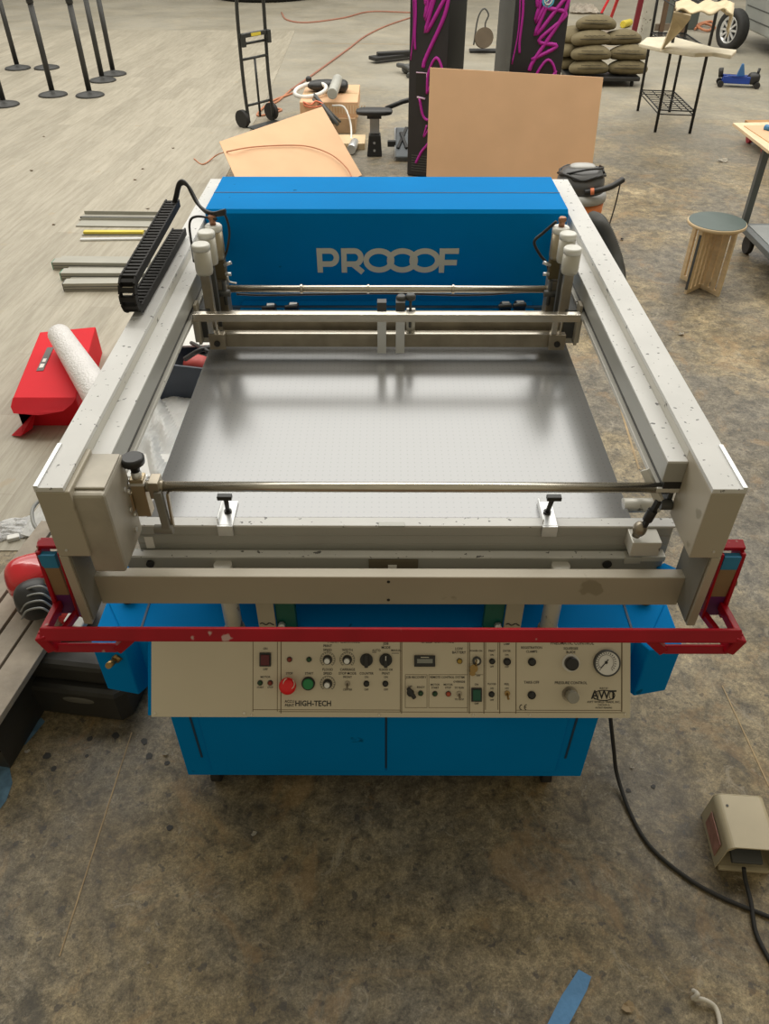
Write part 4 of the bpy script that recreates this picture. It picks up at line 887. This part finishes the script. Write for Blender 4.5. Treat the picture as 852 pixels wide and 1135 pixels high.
# graffiti cabinets
M_mag = mat('magenta_paint', (.45, .02, .33), .5, 0, .1); M_gcab = mat('black_cabinet_face', (.028, .028, .032), .3, 0, .1); M_gside = mat('cabinet_side', (.010, .010, .011), .45); M_gs2 = mat('cabinet_side_grey', (.09, .095, .09), .5)
def cabinet(loc, rz, wd, dp, hh, label, side, flip):
    o = thing('graffiti_cabinet', label, 'cabinet', loc, rz, None)
    MB().box(0, wd, .012, dp, 0, hh).build('cabinet_body', side, o, bevel=.006)
    fr = MB().box(0, wd, 0, .012, .01, hh).build('front_panel', M_gcab, o, bevel=.003)
    b = MB()
    def s(pts, r=.011): b.tube(spline([(p[0]*wd, -.002, p[1]) for p in pts], 6), r, 5)
    s([(.12, 1.45), (.15, 1.3), (.14, 1.12), (.16, 1.03)]); s([(.04, .95), (.1, 1.2), (.06, 1.5)], .006)
    z = 1.55
    s([(.35, 1.6), (.42, 1.35), (.55, 1.55), (.40, 1.25), (.75, 1.55), (.42, 1.16), (.92, 1.42), (.88, 1.28), (.45, .98), (.38, .90)], .017)
    s([(.50, .70), (.52, .86), (.72, .98), (.90, .86), (.84, .62), (.60, .50), (.42, .52), (.30, .66)], .013)
    s([(.50, .70), (.60, .78), (.68, .84)], .010)
    s([(.72, .46), (.62, .32), (.40, .22), (.25, .12)], .013); s([(.62, .44), (.45, .35), (.52, .45)], .008)
    if flip: s([(.55, 1.35), (.95, 1.30), (.5, 1.12), (.85, 1.08), (.4, .98)], .016); s([(.2, .4), (.5, .6), (.9, .9)], .012)
    b.build('graffiti_strokes', M_mag, o)
    hb = MB().box(.20*wd, .48*wd, -.003, .002, .66, .86).build('handle_recess', M_black, o)
    MB().tube([(.20*wd, -.004, .86), (.48*wd, -.004, .86)], .005, 6).tube([(.24*wd, -.006, .67), (.46*wd, -.006, .66)], .008, 6).tube([(.48*wd, -.004, .86), (.48*wd, -.004, .70)], .003, 6).build('handle_rim', mat('pink_chrome', (.7, .5, .66), .3), hb)
    b = MB()
    for k in range(7): b.box(.12*wd, .55*wd, -.004, 0, .05+.022*k, .056+.022*k)
    b.build('vent_slots', M_gs2, o)
    return o
cn = Vector((V(493, 120, 7.42).x, 7.42, 0))
ang = R(-20)
wd = .34
c1 = cabinet((cn.x-wd*math.cos(ang), cn.y-wd*math.sin(ang), 0), ang, wd, .55, 1.75, 'black cabinet with magenta graffiti on its narrow face, left of the two', M_gside, False)
c1.rotation_euler.z = ang
rc0 = Vector((V(566, 60, 7.35).x, 7.35, 0))
c2_ = cabinet(rc0, R(3), .445, .75, 1.75, 'black cabinet with magenta graffiti and a blue sticker, right of the two', M_gs2, True)
MB().lathe([(.05, 0), (.05, .004)], seg=20, m=Matrix.Translation((.26, -.012, 1.40)) @ Matrix.Rotation(R(90), 4, 'X')).build('blue_sticker', mat('sticker_blue', (.10, .45, .65), .5), c2_)
MB().tube([(.26+.03*math.cos(R(a)), -.0175, 1.40+.03*math.sin(R(a))) for a in range(0, 360, 30)], .005, 6, closed=True).tube([(.245, -.0175, 1.385), (.275, -.0175, 1.415)], .005, 6).build('sticker_mark', M_white, c2_)

# box stack with gear
bx0 = G(333, 144); 
def carton(name, u0, u1, v, h0, h1, dp, mt, label, rz=0):
    a = G(u0, v); c = G(u1, v); o = thing(name, label, 'cardboard box', (a.x, a.y, h0), rz); L = (c-a).length
    MB().box(0, L, 0, dp, 0, h1-h0).build('carton', mt, o, bevel=.004)
    MB().box(L*.02, L*.98, dp*.47, dp*.53, h1-h0, h1-h0+.002).build('seam_tape', mat('tan_tape', (.55, .38, .2), .4), o)
    return o
carton('cardboard_box', 337, 394, 148, 0, .15, .85, M_card2, 'lower worn brown box of the stack behind the tilted cardboard')
o = carton('cardboard_box', 334, 397, 147, .15, .30, .88, M_card, 'upper brown box with the ring light lying on it')
b = MB()
for k in range(14): b.box(.30+.03*k, .312+.03*k, -.002, 0, .04, .12)
b.build('printed_marks', mat('pale_print', (.72, .55, .36), .7), o)
single(MB().box(*(lambda p: (p.x, p.x+.30, p.y, p.y+.35, 0, .06))(G(372, 166))), 'wood_block', M_ply, 'pale wooden block on the floor below the box stack', 'wood block', G(372, 166), bevel=.004)
single(MB().cyl(G(389, 166, .05), G(393, 158, .05), .045, 16), 'metal_can', M_brite, 'small silver can on the floor beside the wooden block', 'can', G(390, 166), bevel=.002)
hx = .31
rl = thing('ring_light', 'white ring light on a folded black tripod lying on the brown box', 'ring light', G(344, 100, .30), 0)
cc = G(344, 100, .345); 
MB().tube([cc+Vector((.175*math.cos(R(a)), .17*math.sin(R(a)), .03*math.sin(R(a))+.02*math.cos(R(a)))) for a in range(0, 360, 12)], .022, 10, closed=True).build('ring', M_white, rl, world=True)
MB().tube([G(348, 105, .33), G(362, 122, .26), G(374, 138, .16)], .020, 8).tube([G(350, 108, .33), G(377, 135, .16)], .012, 8).tube([G(347, 110, .31), G(370, 137, .15)], .012, 8).build('tripod', M_dgrey, rl, world=True)
single(MB().blob(G(358, 94, .36), (.36, .22, .10), 2.6, rot=(0, 0, .3)).blob(G(376, 95, .36), (.20, .25, .12), 2.6).blob(G(342, 88, .36), (.07, .07, .07), 2), 'camera_bag', M_black, 'black gear bag on the upper brown box', 'bag', G(362, 96, .30))
single(MB().cyl(G(368, 104, .40), G(374, 88, .42), .055, 20), 'film_roll', mat('grey_foil_roll', (.42, .42, .38), .4), 'grey wrapped roll lying on the black bag on the box', 'roll', G(370, 98, .30), bevel=.008)
single(MB().tube(spline([G(368, 117, .28), G(380, 118, .27), G(386, 128, .2), G(389, 142, .1), G(389, 160, .03)]), .010, 8), 'white_cable', M_white, 'white cable looping down in front of the brown box stack', 'cable', G(386, 150))
single(MB().tube(spline([G(336, 113, .30), G(344, 116, .29), G(350, 112, .31), G(358, 116, .29), G(346, 119, .26), G(338, 117, .27), G(336, 113, .30)]), .008, 6), 'extension_lead', mat('bright_orange_cord', (.75, .20, .10), .5), 'bundle of orange cord hanging over the edge of the upper box', 'cord', G(345, 118))
# floor cords
single(MB().tube(spline([G(322, 100, .01), G(345, 84, .01), G(385, 55, .01), G(405, 40, .01), G(430, 28, .01), G(460, 18, .01)]), .014, 6), 'extension_lead', M_cordr, 'long brown extension cord running diagonally across the back floor', 'cord', G(385, 55))
single(MB().tube(spline([G(312, 14, .01), G(318, 22, .01), G(340, 25, .01), G(380, 20, .01), G(410, 13, .01), G(455, 14, .01)]), .016, 6), 'extension_lead', M_cordr, 'thin cord lying across the floor at the very top', 'cord', G(380, 20))
single(MB().tube(spline([G(322, 100, .01), G(308, 112, .01), G(296, 118, .012), G(312, 122, .01), G(285, 128, .01), G(300, 113, .02), G(325, 103, .01)]), .012, 6), 'extension_lead', M_cord, 'tangled orange cord between the hand truck and the boxes', 'cord', G(305, 118))

# small exercise machine parts
M_pk = mat('silver_plastic', (.40, .41, .42), .35, .3)
ex1 = thing('padded_stand', 'black padded T-shaped stand on the floor beside the box stack', 'stand', G(415, 172), 0)
MB().prism([(-.075, 0), (.075, 0), (.060, .20), (-.055, .20)], 'y', -.06, .07).build('foot', M_black, ex1, bevel=.01)
MB().box(-.045, .05, -.01, .05, .20, .34).build('neck', M_pk, ex1, bevel=.005)
MB().blob((0, 0, .40), (.36, .20, .055), 3.5).box(-.07, .07, -.03, .06, .34, .37).build('pad', M_black, ex1)
for z in (.06, .13): MB().lathe([(.012, 0), (.012, .004)], seg=12, m=Matrix.Translation((0, -.062, z)) @ Matrix.Rotation(R(90), 4, 'X')).build('bolt', M_pk, ex1)
ex2 = thing('pedal_stepper', 'silver and black pedal machine beside the left graffiti cabinet', 'stepper', G(445, 178), 0)
MB().box(-.07, .09, -.02, .36, .0, .05).build('base_frame', M_pk, ex2, bevel=.01)
MB().cbox((.005, .10, .13), (.13, .34, .05), (R(38), 0, 0)).build('foot_plate', mat('slate_plastic', (.14, .16, .18), .4), ex2, bevel=.012)
MB().tube([(-.06, -.02, .03), (-.06, .30, .22), (.07, .30, .22), (.07, -.02, .03)], .014, 8).build('plate_rim', M_pk, ex2)
MB().bar((-.04, .02, .11), (.05, .22, .25), .03, .02).bar((.05, .02, .11), (-.01, .16, .22), .03, .02).box(-.14, -.06, .10, .16, .10, .15).build('strap', M_black, ex2, bevel=.003)
MB().tube([(-.16, .30, .40), (.0, .30, .46), (.10, .32, .48)], .022, 10).build('handle', M_black, ex2)
MB().cyl((.10, .32, .05), (.10, .32, .48), .016, 10).build('upright', M_pk, ex2)

# black gear behind the cabinets
single(MB().bar(G(412, 65, .06), G(470, 58, .06), .20, .05).bar(G(418, 60, .10), G(468, 57, .10), .10, .05), 'flat_case', M_black, 'long flat black case on the floor behind the left cabinet', 'case', G(440, 62), bevel=.01)
single(MB().tube(spline([G(441, 72, .08), G(450, 74, .1), G(456, 80, .05), G(452, 84, .03)]), .03, 8).blob(G(452, 76, .06), (.18, .14, .12), 2.5), 'tool_lump', M_dgrey, 'small black tool on the floor at the left edge of the left cabinet', 'tool', G(450, 78))
cr_ = thing('cable_reel', 'round brown cable reel on a stand between the two graffiti cabinets', 'cable reel', G(534, 58), 0)
MB().lathe([(.14, 0), (.14, .02), (.08, .03), (.08, .12), (.14, .13), (.14, .15)], seg=24, m=Matrix.Translation((0, -.05, .20)) @ Matrix.Rotation(R(80), 4, 'X')).build('reel', mat('reel_brown', (.12, .09, .06), .6), cr_)
MB().tube(spline([(-.14, 0, .1), (-.10, 0, .45), (-.02, 0, .58), (.06, 0, .5), (.02, 0, .36), (.10, 0, .1)]), .012, 8).build('frame', M_dgrey, cr_)
MB().box(-.2, .28, -.08, .1, 0, .04).build('base', M_black, cr_, bevel=.01)

# sandbags
M_sb = mat('sandbag_cloth', (.15, .12, .062), .85, 0, .15, 10, bump=.4, bscale=80); M_sb2 = mat('sandbag_print', (.06, .05, .03), .9)
sb = thing('sandbag', 'x', 'sandbag', (0, 0, 0), 0, 'sandbags piled on the black dolly')
def sag():
    b = MB(); b.blob((0, 0, .084), (.53, .36, .168), 2.4, n=32, k=16)
    for v in b.b.verts:
        v.co.z += .012*math.sin(v.co.x*12+1)*math.cos(v.co.y*10)-.03*max(0, abs(v.co.x)/.3-.5); x = abs(v.co.x)/.31; v.co.y *= 1-.35*max(0, x-.75)/.25; v.co.z = max(.0, v.co.z)
    return b
sag().build('bag', M_sb, sb)
MB().tube([(-.20+.02*k, -.186+.004*math.sin(k), .10) for k in range(20)], .006, 5).tube([(-.16+.02*k, -.182, .135+.003*math.sin(k*2)) for k in range(15)], .004, 5).build('stencil_print', M_sb2, sb)
dl = thing('flat_dolly', 'low black dolly carrying the sandbags', 'dolly', G(664, 97), 0)
MB().box(-.42, .52, 0, .80, .07, .12).build('deck', M_black, dl, bevel=.01)
for x, y in ((-.36, .1), (.44, .08), (-.36, .7), (.46, .7)): MB().cyl((x-.015, y, .035), (x+.015, y, .035), .035, 12).build('wheel', M_rub, dl)
D = G(664, 97)
bags = [(-.13, .20, .12, .05, 'lowest sandbag at the front left of the pile'), (.38, .20, .12, -.1, 'lowest sandbag at the front right of the pile'),
 (-.12, .24, .275, -.06, 'sandbag second from the bottom at the front left'), (.38, .26, .275, -.22, 'sandbag second from the bottom at the front right'),
 (-.12, .36, .425, .08, 'large plump sandbag third up on the left'), (.30, .44, .42, .1, 'sandbag third up on the right, slumping back'),
 (-.05, .52, .575, -.15, 'topmost sandbag of the pile'), (-.30, .66, .12, .9, 'sandbag low at the back left of the pile'), (-.34, .62, .275, 1.0, 'sandbag at back left in the middle of the pile'), (-.30, .70, .42, 1.2, 'sandbag high at the back left of the pile')]
for k, (x, y, z, a, lab) in enumerate(bags):
    o = sb if k == 0 else copy_tree(sb); o.location = (D.x+x, D.y+y, z); o.rotation_euler = (0, 0, a); o['label'] = lab

# wire rack
A1, B1_, C1, D1 = G(706.5, 122.7), G(725.7, 146.4), G(764, 148), G(742, 125.7)
rk = thing('wire_rack', 'tall black wire shelving rack with sparse shelves standing on the concrete', 'rack', (A1+C1)/2, 0)
M_bk = mat('black_wire', (.012, .012, .012), .4)
D1 = A1+C1-B1_
ps = (A1, B1_, C1, D1)
for p in ps:
    MB().cyl((p.x, p.y, .0), (p.x-.03, p.y, 1.75), .016, 12).build('post', M_bk, rk, world=True)
for z, n in ((.22, 10), (.80, 12), (1.18, 12)):
    b = MB(); q = [p+Vector((-.03*z/1.75, 0, z)) for p in ps]
    for i in range(4):
        b.tube([q[i], q[(i+1) % 4]], .007, 6); b.tube([q[i]-Vector((0,0,.04)), q[(i+1) % 4]-Vector((0,0,.04))], .006, 6)
    for i in range(1, n): t = i/n; b.tube([q[0].lerp(q[1], t), q[3].lerp(q[2], t)], .004, 5)
    for t in (.33, .66): b.tube([q[0].lerp(q[3], t), q[1].lerp(q[2], t)], .005, 5)
    o = b.build('wire_shelf', M_bk, rk, world=True)
zf = .81
pts = [G(708, 50, zf+.02), G(716, 43, zf+.02), G(745, 42, zf+.02), G(775, 50, zf+.02), G(790, 54, zf+.02), G(816, 57, zf+.02), G(810, 63, zf+.02), G(790, 60, zf+.02), G(770, 61, zf+.02), G(735, 56, zf+.02)]
single(MB().prism([(p.x, p.y) for p in pts], 'z', zf, zf+.035), 'foam_board', mat('cream_foam', (.66, .60, .46), .7), 'cream foam board lying across the middle shelf of the wire rack', 'foam board', (pts[0].x, pts[0].y, zf), bevel=.008)
M_cl = mat('cream_cloth', (.60, .50, .33), .85, 0, .1, 10)
b = MB(); q = [G(746, 14, 1.2)]
nx_, ny_ = 30, 10; gr_ = []
for i in range(nx_):
    t = 1.12*i/(nx_-1); row = []
    for jj in range(ny_):
        w_ = jj/(ny_-1); tt = min(1, max(0, t)); u = 748+tt*62
        z = 1.225+.016*math.sin(t*17+w_*5)+.012*math.sin(w_*14+t*9)
        p = G(u, (16-11*w_) if t < .9 else 17-10*w_, 1.2); p.z = z
        if t < 0: p.x += t*.30; p.y += -.05; p.z = z+t*1.9; p.y = p.y*(1+t*.9)+ (q[0].y)*(-t*.9)
        if t > 1: p.z = z-(t-1)*1.6; p.x += .02
        row.append(b.b.verts.new(p))
    gr_.append(row)
for i in range(nx_-1):
    for jj in range(ny_-1):
        f = b.b.faces.new((gr_[i][jj], gr_[i+1][jj], gr_[i+1][jj+1], gr_[i][jj+1])); f.smooth = True
hl_ = [(G(747, 12, 1.21), G(766, 16, 1.21)), (G(746, 16, 1.15), G(765, 20, 1.13)), (G(742, 30, 1.03), G(755, 32, 1.0)), (G(736, 45, .92), G(743, 44, .90)), (G(731, 56, .85), G(735, 52, .85))]
for (a_, c_), (d_, e_) in zip(hl_, hl_[1:]): b.b.faces.new([b.b.verts.new(p) for p in (a_, c_, e_, d_)])
bmesh.ops.remove_doubles(b.b, verts=b.b.verts[:], dist=.0005)
bmesh.ops.solidify(b.b, geom=b.b.faces[:], thickness=.012)
single(b, 'draped_cloth', M_cl, 'cream cloth draped over the upper shelf of the wire rack', 'cloth', (q[0].x, q[0].y, 1.19))

# ladder legs, clutter at the very back
lad = thing('red_ladder', 'red stepladder far back with only its legs in view', 'ladder', G(665, 35), 0)
M_lad = mat('ladder_red', (.62, .02, .03), .4)
la, lb2 = G(658, 18), G(671, 33)
def toph(p, q, z): d = q-p; return Vector((q.x, q.y, z))
for a_, t_ in ((G(665, 17), G(674, 0, .25)), (G(672, 33), G(684, 0, .5))):
    MB().bar(a_, a_+(t_-a_)*2.6, .05, .03).build('leg', M_lad, lad, bevel=.003, world=True); MB().cbox(a_+Vector((0, 0, .02)), (.10, .08, .04)).build('foot', M_black, lad, world=True)
single(MB().cyl(G(690, 27, .06), G(698, 25, .06), .06, 16), 'tape_roll', M_yel, 'yellow roll on the back floor right of the red ladder legs', 'roll', G(694, 27), bevel=.01)
o = crumple('plastic_bag', 646, 14, .55, .5, .16, mat('clear_bag', (.62, .56, .48), .15, 0, .2), 'crumpled clear plastic bag on the far floor left of the red ladder legs', 'plastic bag', 21)
bp_ = thing('maroon_post', 'dark red metal post standing left of the wire rack', 'post', G(699, 50), 0)
MB().bar((0, 0, .0), (.10, 0, 1.9), .08, .06).build('shaft', mat('maroon_metal', (.16, .01, .02), .4), bp_, bevel=.004)
MB().box(-.10, .10, -.06, .06, 0, .03).build('foot_plate', M_dgrey, bp_, bevel=.004)
pb = G(713, 44); t2 = thing('shelf_panel', 'scuffed pale grey panel standing behind the wire rack', 'panel', pb, 0)
MB().box(-.08, .14, -.03, .05, 0, 1.9).build('panel', mat('scuffed_grey', (.45, .43, .37), .6, 0, .15, 9, speck=(.15,.13,.1), spscale=20, spth=.64), t2, bevel=.004)
wd_ = thing('wooden_door_frame', 'brown wooden crate with slats behind the wire rack', 'crate', G(735, 42), R(8))
for k in range(4): MB().box(-.30+.20*k, -.22+.20*k, 0, .04, 0, 1.2).build('slat', mat('dark_brown_wood', (.16, .10, .06), .6), wd_, bevel=.003)
for z in (.1, .6, 1.1): MB().box(-.34, .42, .04, .08, z, z+.1).build('rail', mat('grey_brown_wood', (.25, .20, .15), .7), wd_, bevel=.003)
single(MB().box(*(lambda p: (p.x-.25, p.x+.25, p.y, p.y+.3, 0, .5))(G(756, 33))), 'dark_crate', mat('slate_crate', (.10, .12, .11), .5), 'dark grey crate on the floor behind the wire rack', 'crate', G(756, 33), bevel=.01)
single(MB().tube(spline([G(770, 32, .03), G(780, 26, .05), G(790, 30, .04), G(783, 34, .03), G(772, 28, .06), G(788, 24, .05), G(792, 31, .03)]), .022, 6), 'cord_coil', M_cord, 'coil of orange cord on the far floor beside the vehicle wheel', 'cord', G(780, 30))
single(MB().lathe([(1.15, 0), (1.22, .06), (1.22, .5), (1.1, .52)], seg=48), 'black_tub', mat('black_tub', (.006, .006, .006), .4), 'large black round tub behind the hand truck, cut off by the top edge', 'tub', (0, 0, 0)).location = G(288, 3.5)+Vector((0, 1.22, 0))

# vehicle
M_van = mat('silver_van_paint', (.42, .44, .42), .3, .3, .04, coat=.3)
va = G(815, 46); vb = G(868, 74); dv_ = (vb-va).normalized()
van = thing('van', 'silver panelled vehicle with an alloy wheel at the top right corner', 'vehicle', va, math.atan2(dv_.y, dv_.x))
b = MB(); b.prism([(-.55, .62), (-.50, .95), (-.3, 1.3), (-.1, 1.9), (3.4, 1.9), (3.4, .22), (.12, .22), (.05, .45), (-.10, .68), (-.30, .72)], 'y', 0, 1.8)
b.build('body', M_van, van, bevel=.03)
b = MB()
for z in (.36, .52, .70, .9, 1.1): b.box(.12 if z < .6 else -.05, 3.4, -.004, .004, z, z+.018)
b.build('body_grooves', M_gs2, van)
MB().box(1.0, 3.0, -.008, 0, 1.02, 1.5).build('teal_graphic', mat('teal_decal', (.05, .42, .38), .4), van)
wh = G(806, 56); wo = wh+Vector((0, 0, .283))
wm = Matrix.Translation(wo) @ Matrix.Rotation(R(-68), 4, 'Z') @ Matrix.Rotation(R(90), 4, 'X') @ Matrix.Scale(.84, 4)
t = MB(); t.lathe([(.20, -.10), (.31, -.10), (.335, -.06), (.335, .06), (.31, .11), (.225, .11), (.20, .06)], seg=40, m=wm)
ty = t.build('tyre', M_rub, van, world=True)
r_ = MB(); r_.lathe([(.215, .02), (.225, .10), (.20, .105), (.19, .04)], seg=36, m=wm)
for k in range(10):
    a = 2*PI*k/10; r_.bar(wm @ Vector((.03*math.cos(a), .03*math.sin(a), .08)), wm @ Vector((.20*math.cos(a), .20*math.sin(a), .09)), .030, .02, up=(wm.to_3x3() @ Vector((0, 0, 1))))
r_.lathe([(.05, .07), (.05, .10), (.03, .105)], seg=16, m=wm)
r_.build('alloy_rim', M_brite, ty, world=True)
# blue floor jack
jk = thing('floor_jack', 'blue trolley jack on the concrete near the vehicle', 'floor jack', G(817, 96), R(-14)); jk.scale = (.86, .86, .86)
M_jb = mat('jack_blue', (.012, .05, .30), .35)
MB().box(-.25, .15, -.09, -.05, .05, .15).box(-.25, .15, .05, .09, .05, .15).prism([(-.20, .15), (.10, .15), (.0, .12), (-.1, .12)], 'y', -.09, .09).box(-.20, .10, -.05, .05, .08, .13).build('chassis', M_jb, jk, bevel=.008)
MB().prism([(-.06, .13), (.06, .15), (.01, .31), (-.02, .31)], 'y', -.03, .03).build('handle_socket', mat('jack_blue_light', (.05, .16, .36), .4), jk, bevel=.006)
MB().blob((.20, 0, .12), (.18, .20, .16), 3).cyl((.24, 0, .15), (.25, 0, .26), .02, 10).build('pump_unit', M_black, jk); MB().cyl((-.28, 0, .12), (-.30, 0, .24), .035, 12).build('lift_pad', M_black, jk)
for x, y in ((-.27, -.11), (-.27, .11), (.26, -.11), (.26, .11)): MB().cyl((x, y-.02, .045), (x, y+.02, .045), .045, 16).build('wheel', M_black, jk)

# orange-brown wooden stand on casters
ws = thing('wooden_trolley', 'orange stained wooden trolley on red casters at the right edge', 'trolley', G(858, 172), 0)
M_ow = mat('orange_wood', (.50, .24, .07), .45, 0, .15, 6)
MB().box(-.06, .06, -.05, .07, .14, .80).build('upright', M_ow, ws, bevel=.004)
MB().box(-.10, .55, -.08, .10, .70, .86).build('upper_rail', M_ow, ws, bevel=.006)
MB().box(-.16, .55, -.08, .55, .12, .20).build('base', M_ow, ws, bevel=.006)
for x, y in ((-.10, .02), (.45, .02), (-.10, .45)):
    MB().cyl((x-.02, y, .055), (x+.02, y, .055), .055, 20).build('caster_wheel', mat('caster_red', (.35, .01, .03), .4), ws); MB().box(x-.03, x+.03, y-.02, y+.02, .10, .13).build('caster_plate', M_dgrey, ws)

# plywood topped cart
cp = G(823, 252, .17)
ct = thing('platform_cart', 'grey steel platform cart with a plywood board on top at the right edge', 'cart', (cp.x, cp.y, 0), 0)
M_cg = mat('cart_grey', (.11, .125, .13), .45)
MB().box(-.02, 1.0, -1.0, .03, .15, .19).build('deck_frame', M_cg, ct, bevel=.004)
MB().box(.03, .97, -.95, -.02, .19, .194).build('deck_surface', mat('cart_deck', (.28, .30, .30), .4, .3), ct)
q = V(851, 160, cp.y)
th_ = .80
MB().box(-.02, .025, -.02, .025, .19, th_-.02).build('post', M_cg, ct, bevel=.003)
MB().box(.93, .975, -.02, .025, .19, th_-.02).build('post', M_cg, ct, bevel=.003)
a1 = G(812, 136, th_); a2 = G(870, 135, th_); a3 = G(905, 180, th_); a4 = G(852, 167, th_)
MB().prism([(p.x, p.y) for p in (a1, a4, a4+(a2-a1), a2)], 'z', th_-.02, th_).build('plywood_top', M_plyf, ct, bevel=.002, world=True)
b1, b4 = G(824, 140, th_), G(854, 160, th_)
MB().prism([(p.x, p.y) for p in (b1, b4, b4+(a2-a1)*.9, b1+(a2-a1)*.9)], 'z', th_, th_+.006).build('inner_board', M_card, ct, world=True)
for x, y in ((.05, -.06), (.9, -.06), (.05, -.92)):
    MB().cyl((x-.018, y, .065), (x+.018, y, .065), .065, 20).build('caster_wheel', M_rub, ct); MB().box(x-.03, x+.03, y-.03, y+.03, .13, .15).build('caster_plate', M_cg, ct)
single(MB().cyl(G(848, 141, th_+.02), G(856, 143, th_+.02), .02, 10), 'marker_roll', mat('tool_blue', (.05, .2, .4), .4), 'small blue and silver tool on the plywood board', 'tool', (G(850, 142, th_)+Vector((0,0,.006))))

# stool
so = G(778, 312, 0); stl = thing('round_stool', 'round stool with dark green top and slatted plywood cross legs', 'stool', so, 0)
tp = G(795, 245, .45); stl.location = (tp.x, tp.y, 0)
MB().lathe([(.182, .427), (.185, .430), (.185, .445), (.182, .448)], seg=56).build('ply_rim', M_ply, stl)
MB().lathe([(.179, .448), (.179, .4505)], seg=56).build('seat_top', mat('dark_green_laminate', (.065, .095, .088), .45, 0, .1, 8), stl)
def legpanel(name, a, off):
    o = MB(); xs = [(-.165, .165)]
    o.box(-.175, .175, -.009, .009, .0, .03); o.box(-.175, .175, -.009, .009, .40, .427)
    n = 7
    for k in range(n):
        x = -.160+.320*k/(n-1); o.box(x-.016, x+.016, -.009, .009, .03, .40)
    return o.build(name, M_ply, stl, bevel=.001, rot=(0, 0, a))
legpanel('cross_leg', R(41), 0); legpanel('cross_leg', R(-62), 0)
# dark side strip on one leg
o = MB().box(-.177, -.1755, -.009, .009, .03, .40).build('edge_strip', M_dgrey, stl, rot=(0, 0, R(41)))

# shop vacuum
vc = thing('shop_vacuum', 'grey and orange drum vacuum with ribbed hose behind the right rail', 'vacuum', (V(646, 183, 5.86).x, 5.86, 0), 0); vc.scale = (.85, .85, .85)
M_vo = mat('vac_orange', (.62, .17, .03), .45); M_vg = mat('vac_dark_grey', (.10, .10, .10), .4); M_vl = mat('vac_light_grey', (.42, .42, .40), .4)
MB().lathe([(.20, .08), (.215, .12), (.225, .40)], seg=40).build('drum', M_vo, vc)
MB().lathe([(.235, .39), (.24, .42), (.23, .45), (.20, .47)], seg=40).build('drum_rim', M_vl, vc)
MB().lathe([(.21, .46), (.20, .56), (.17, .62), (.10, .65), (.02, .66)], seg=40).build('motor_head', M_vg, vc)
MB().blob((0, .0, .65), (.22, .14, .05), 2.6).build('top_handle', M_vl, vc)
MB().tube([(.19*math.cos(R(a))*(1+.06*math.sin(a)), .19*math.sin(R(a)), .60+.015*math.sin(a*3)) for a in range(0, 720, 15)], .010, 8).tube(spline([(-.15, -.1, .62), (0, -.16, .67), (.15, -.08, .66), (.17, .1, .63)]), .009, 8).build('wound_cord', M_black, vc)
MB().tube(spline([(.0, -.20, .50), (.10, -.22, .52), (.22, -.18, .54), (.33, -.12, .58)]), .025, 12).build('wand', M_black, vc)
MB().tube([(.045, -.215, .51), (.075, -.22, .515)], .028, 12).build('wand_ring', mat('coral_ring', (.75, .22, .10), .4), vc)
MB().tube(spline([(.31, -.13, .56), (.30, -.14, .40), (.26, -.2, .2)]), .006, 6).build('hanging_cord', M_black, vc)
for k in range(4):
    a = R(45+90*k); MB().blob((.22*math.cos(a), .22*math.sin(a), .06), (.10, .10, .07), 2.6).cyl((.22*math.cos(a)-.015, .22*math.sin(a), .028), (.22*math.cos(a)+.015, .22*math.sin(a), .028), .028, 14).build('caster', M_vg, vc)
hp = spline([G(655, 243, .36), G(664, 248, .36), G(673, 264, .28), G(681, 288, .16), G(684, 310, .07), G(678, 335, .06), G(660, 360, .06)], 22)
b = MB(); b.tube(hp, [.058 if k % 2 else .050 for k in range(len(hp))], 12)
b.build('ribbed_hose', mat('hose_dark', (.055, .055, .05), .5), vc, world=True)
# small white chips on the right floor
scrap(755, 371, .03, M_paper, 'thin white sliver on the concrete right of the press rail', 31)
scrap(802, 179, .07, M_paper, 'pale flat paper scrap on the floor behind the stool', 32)
scrap(689, 266, .02, mat('dark_chip', (.04, .03, .03), .7), 'small dark chip on the floor beside the vacuum hose', 33)
for (u, v) in ((164, 232), (35, 190), (192, 165), (150, 200), (158, 188), (49, 152), (60, 250)):
    scrap(u, v, .02, mat('brown_chip', (.20, .14, .08), .8), 'small brown chip on the plank floor', int(u), 'brown chips on the plank floor', 'debris')
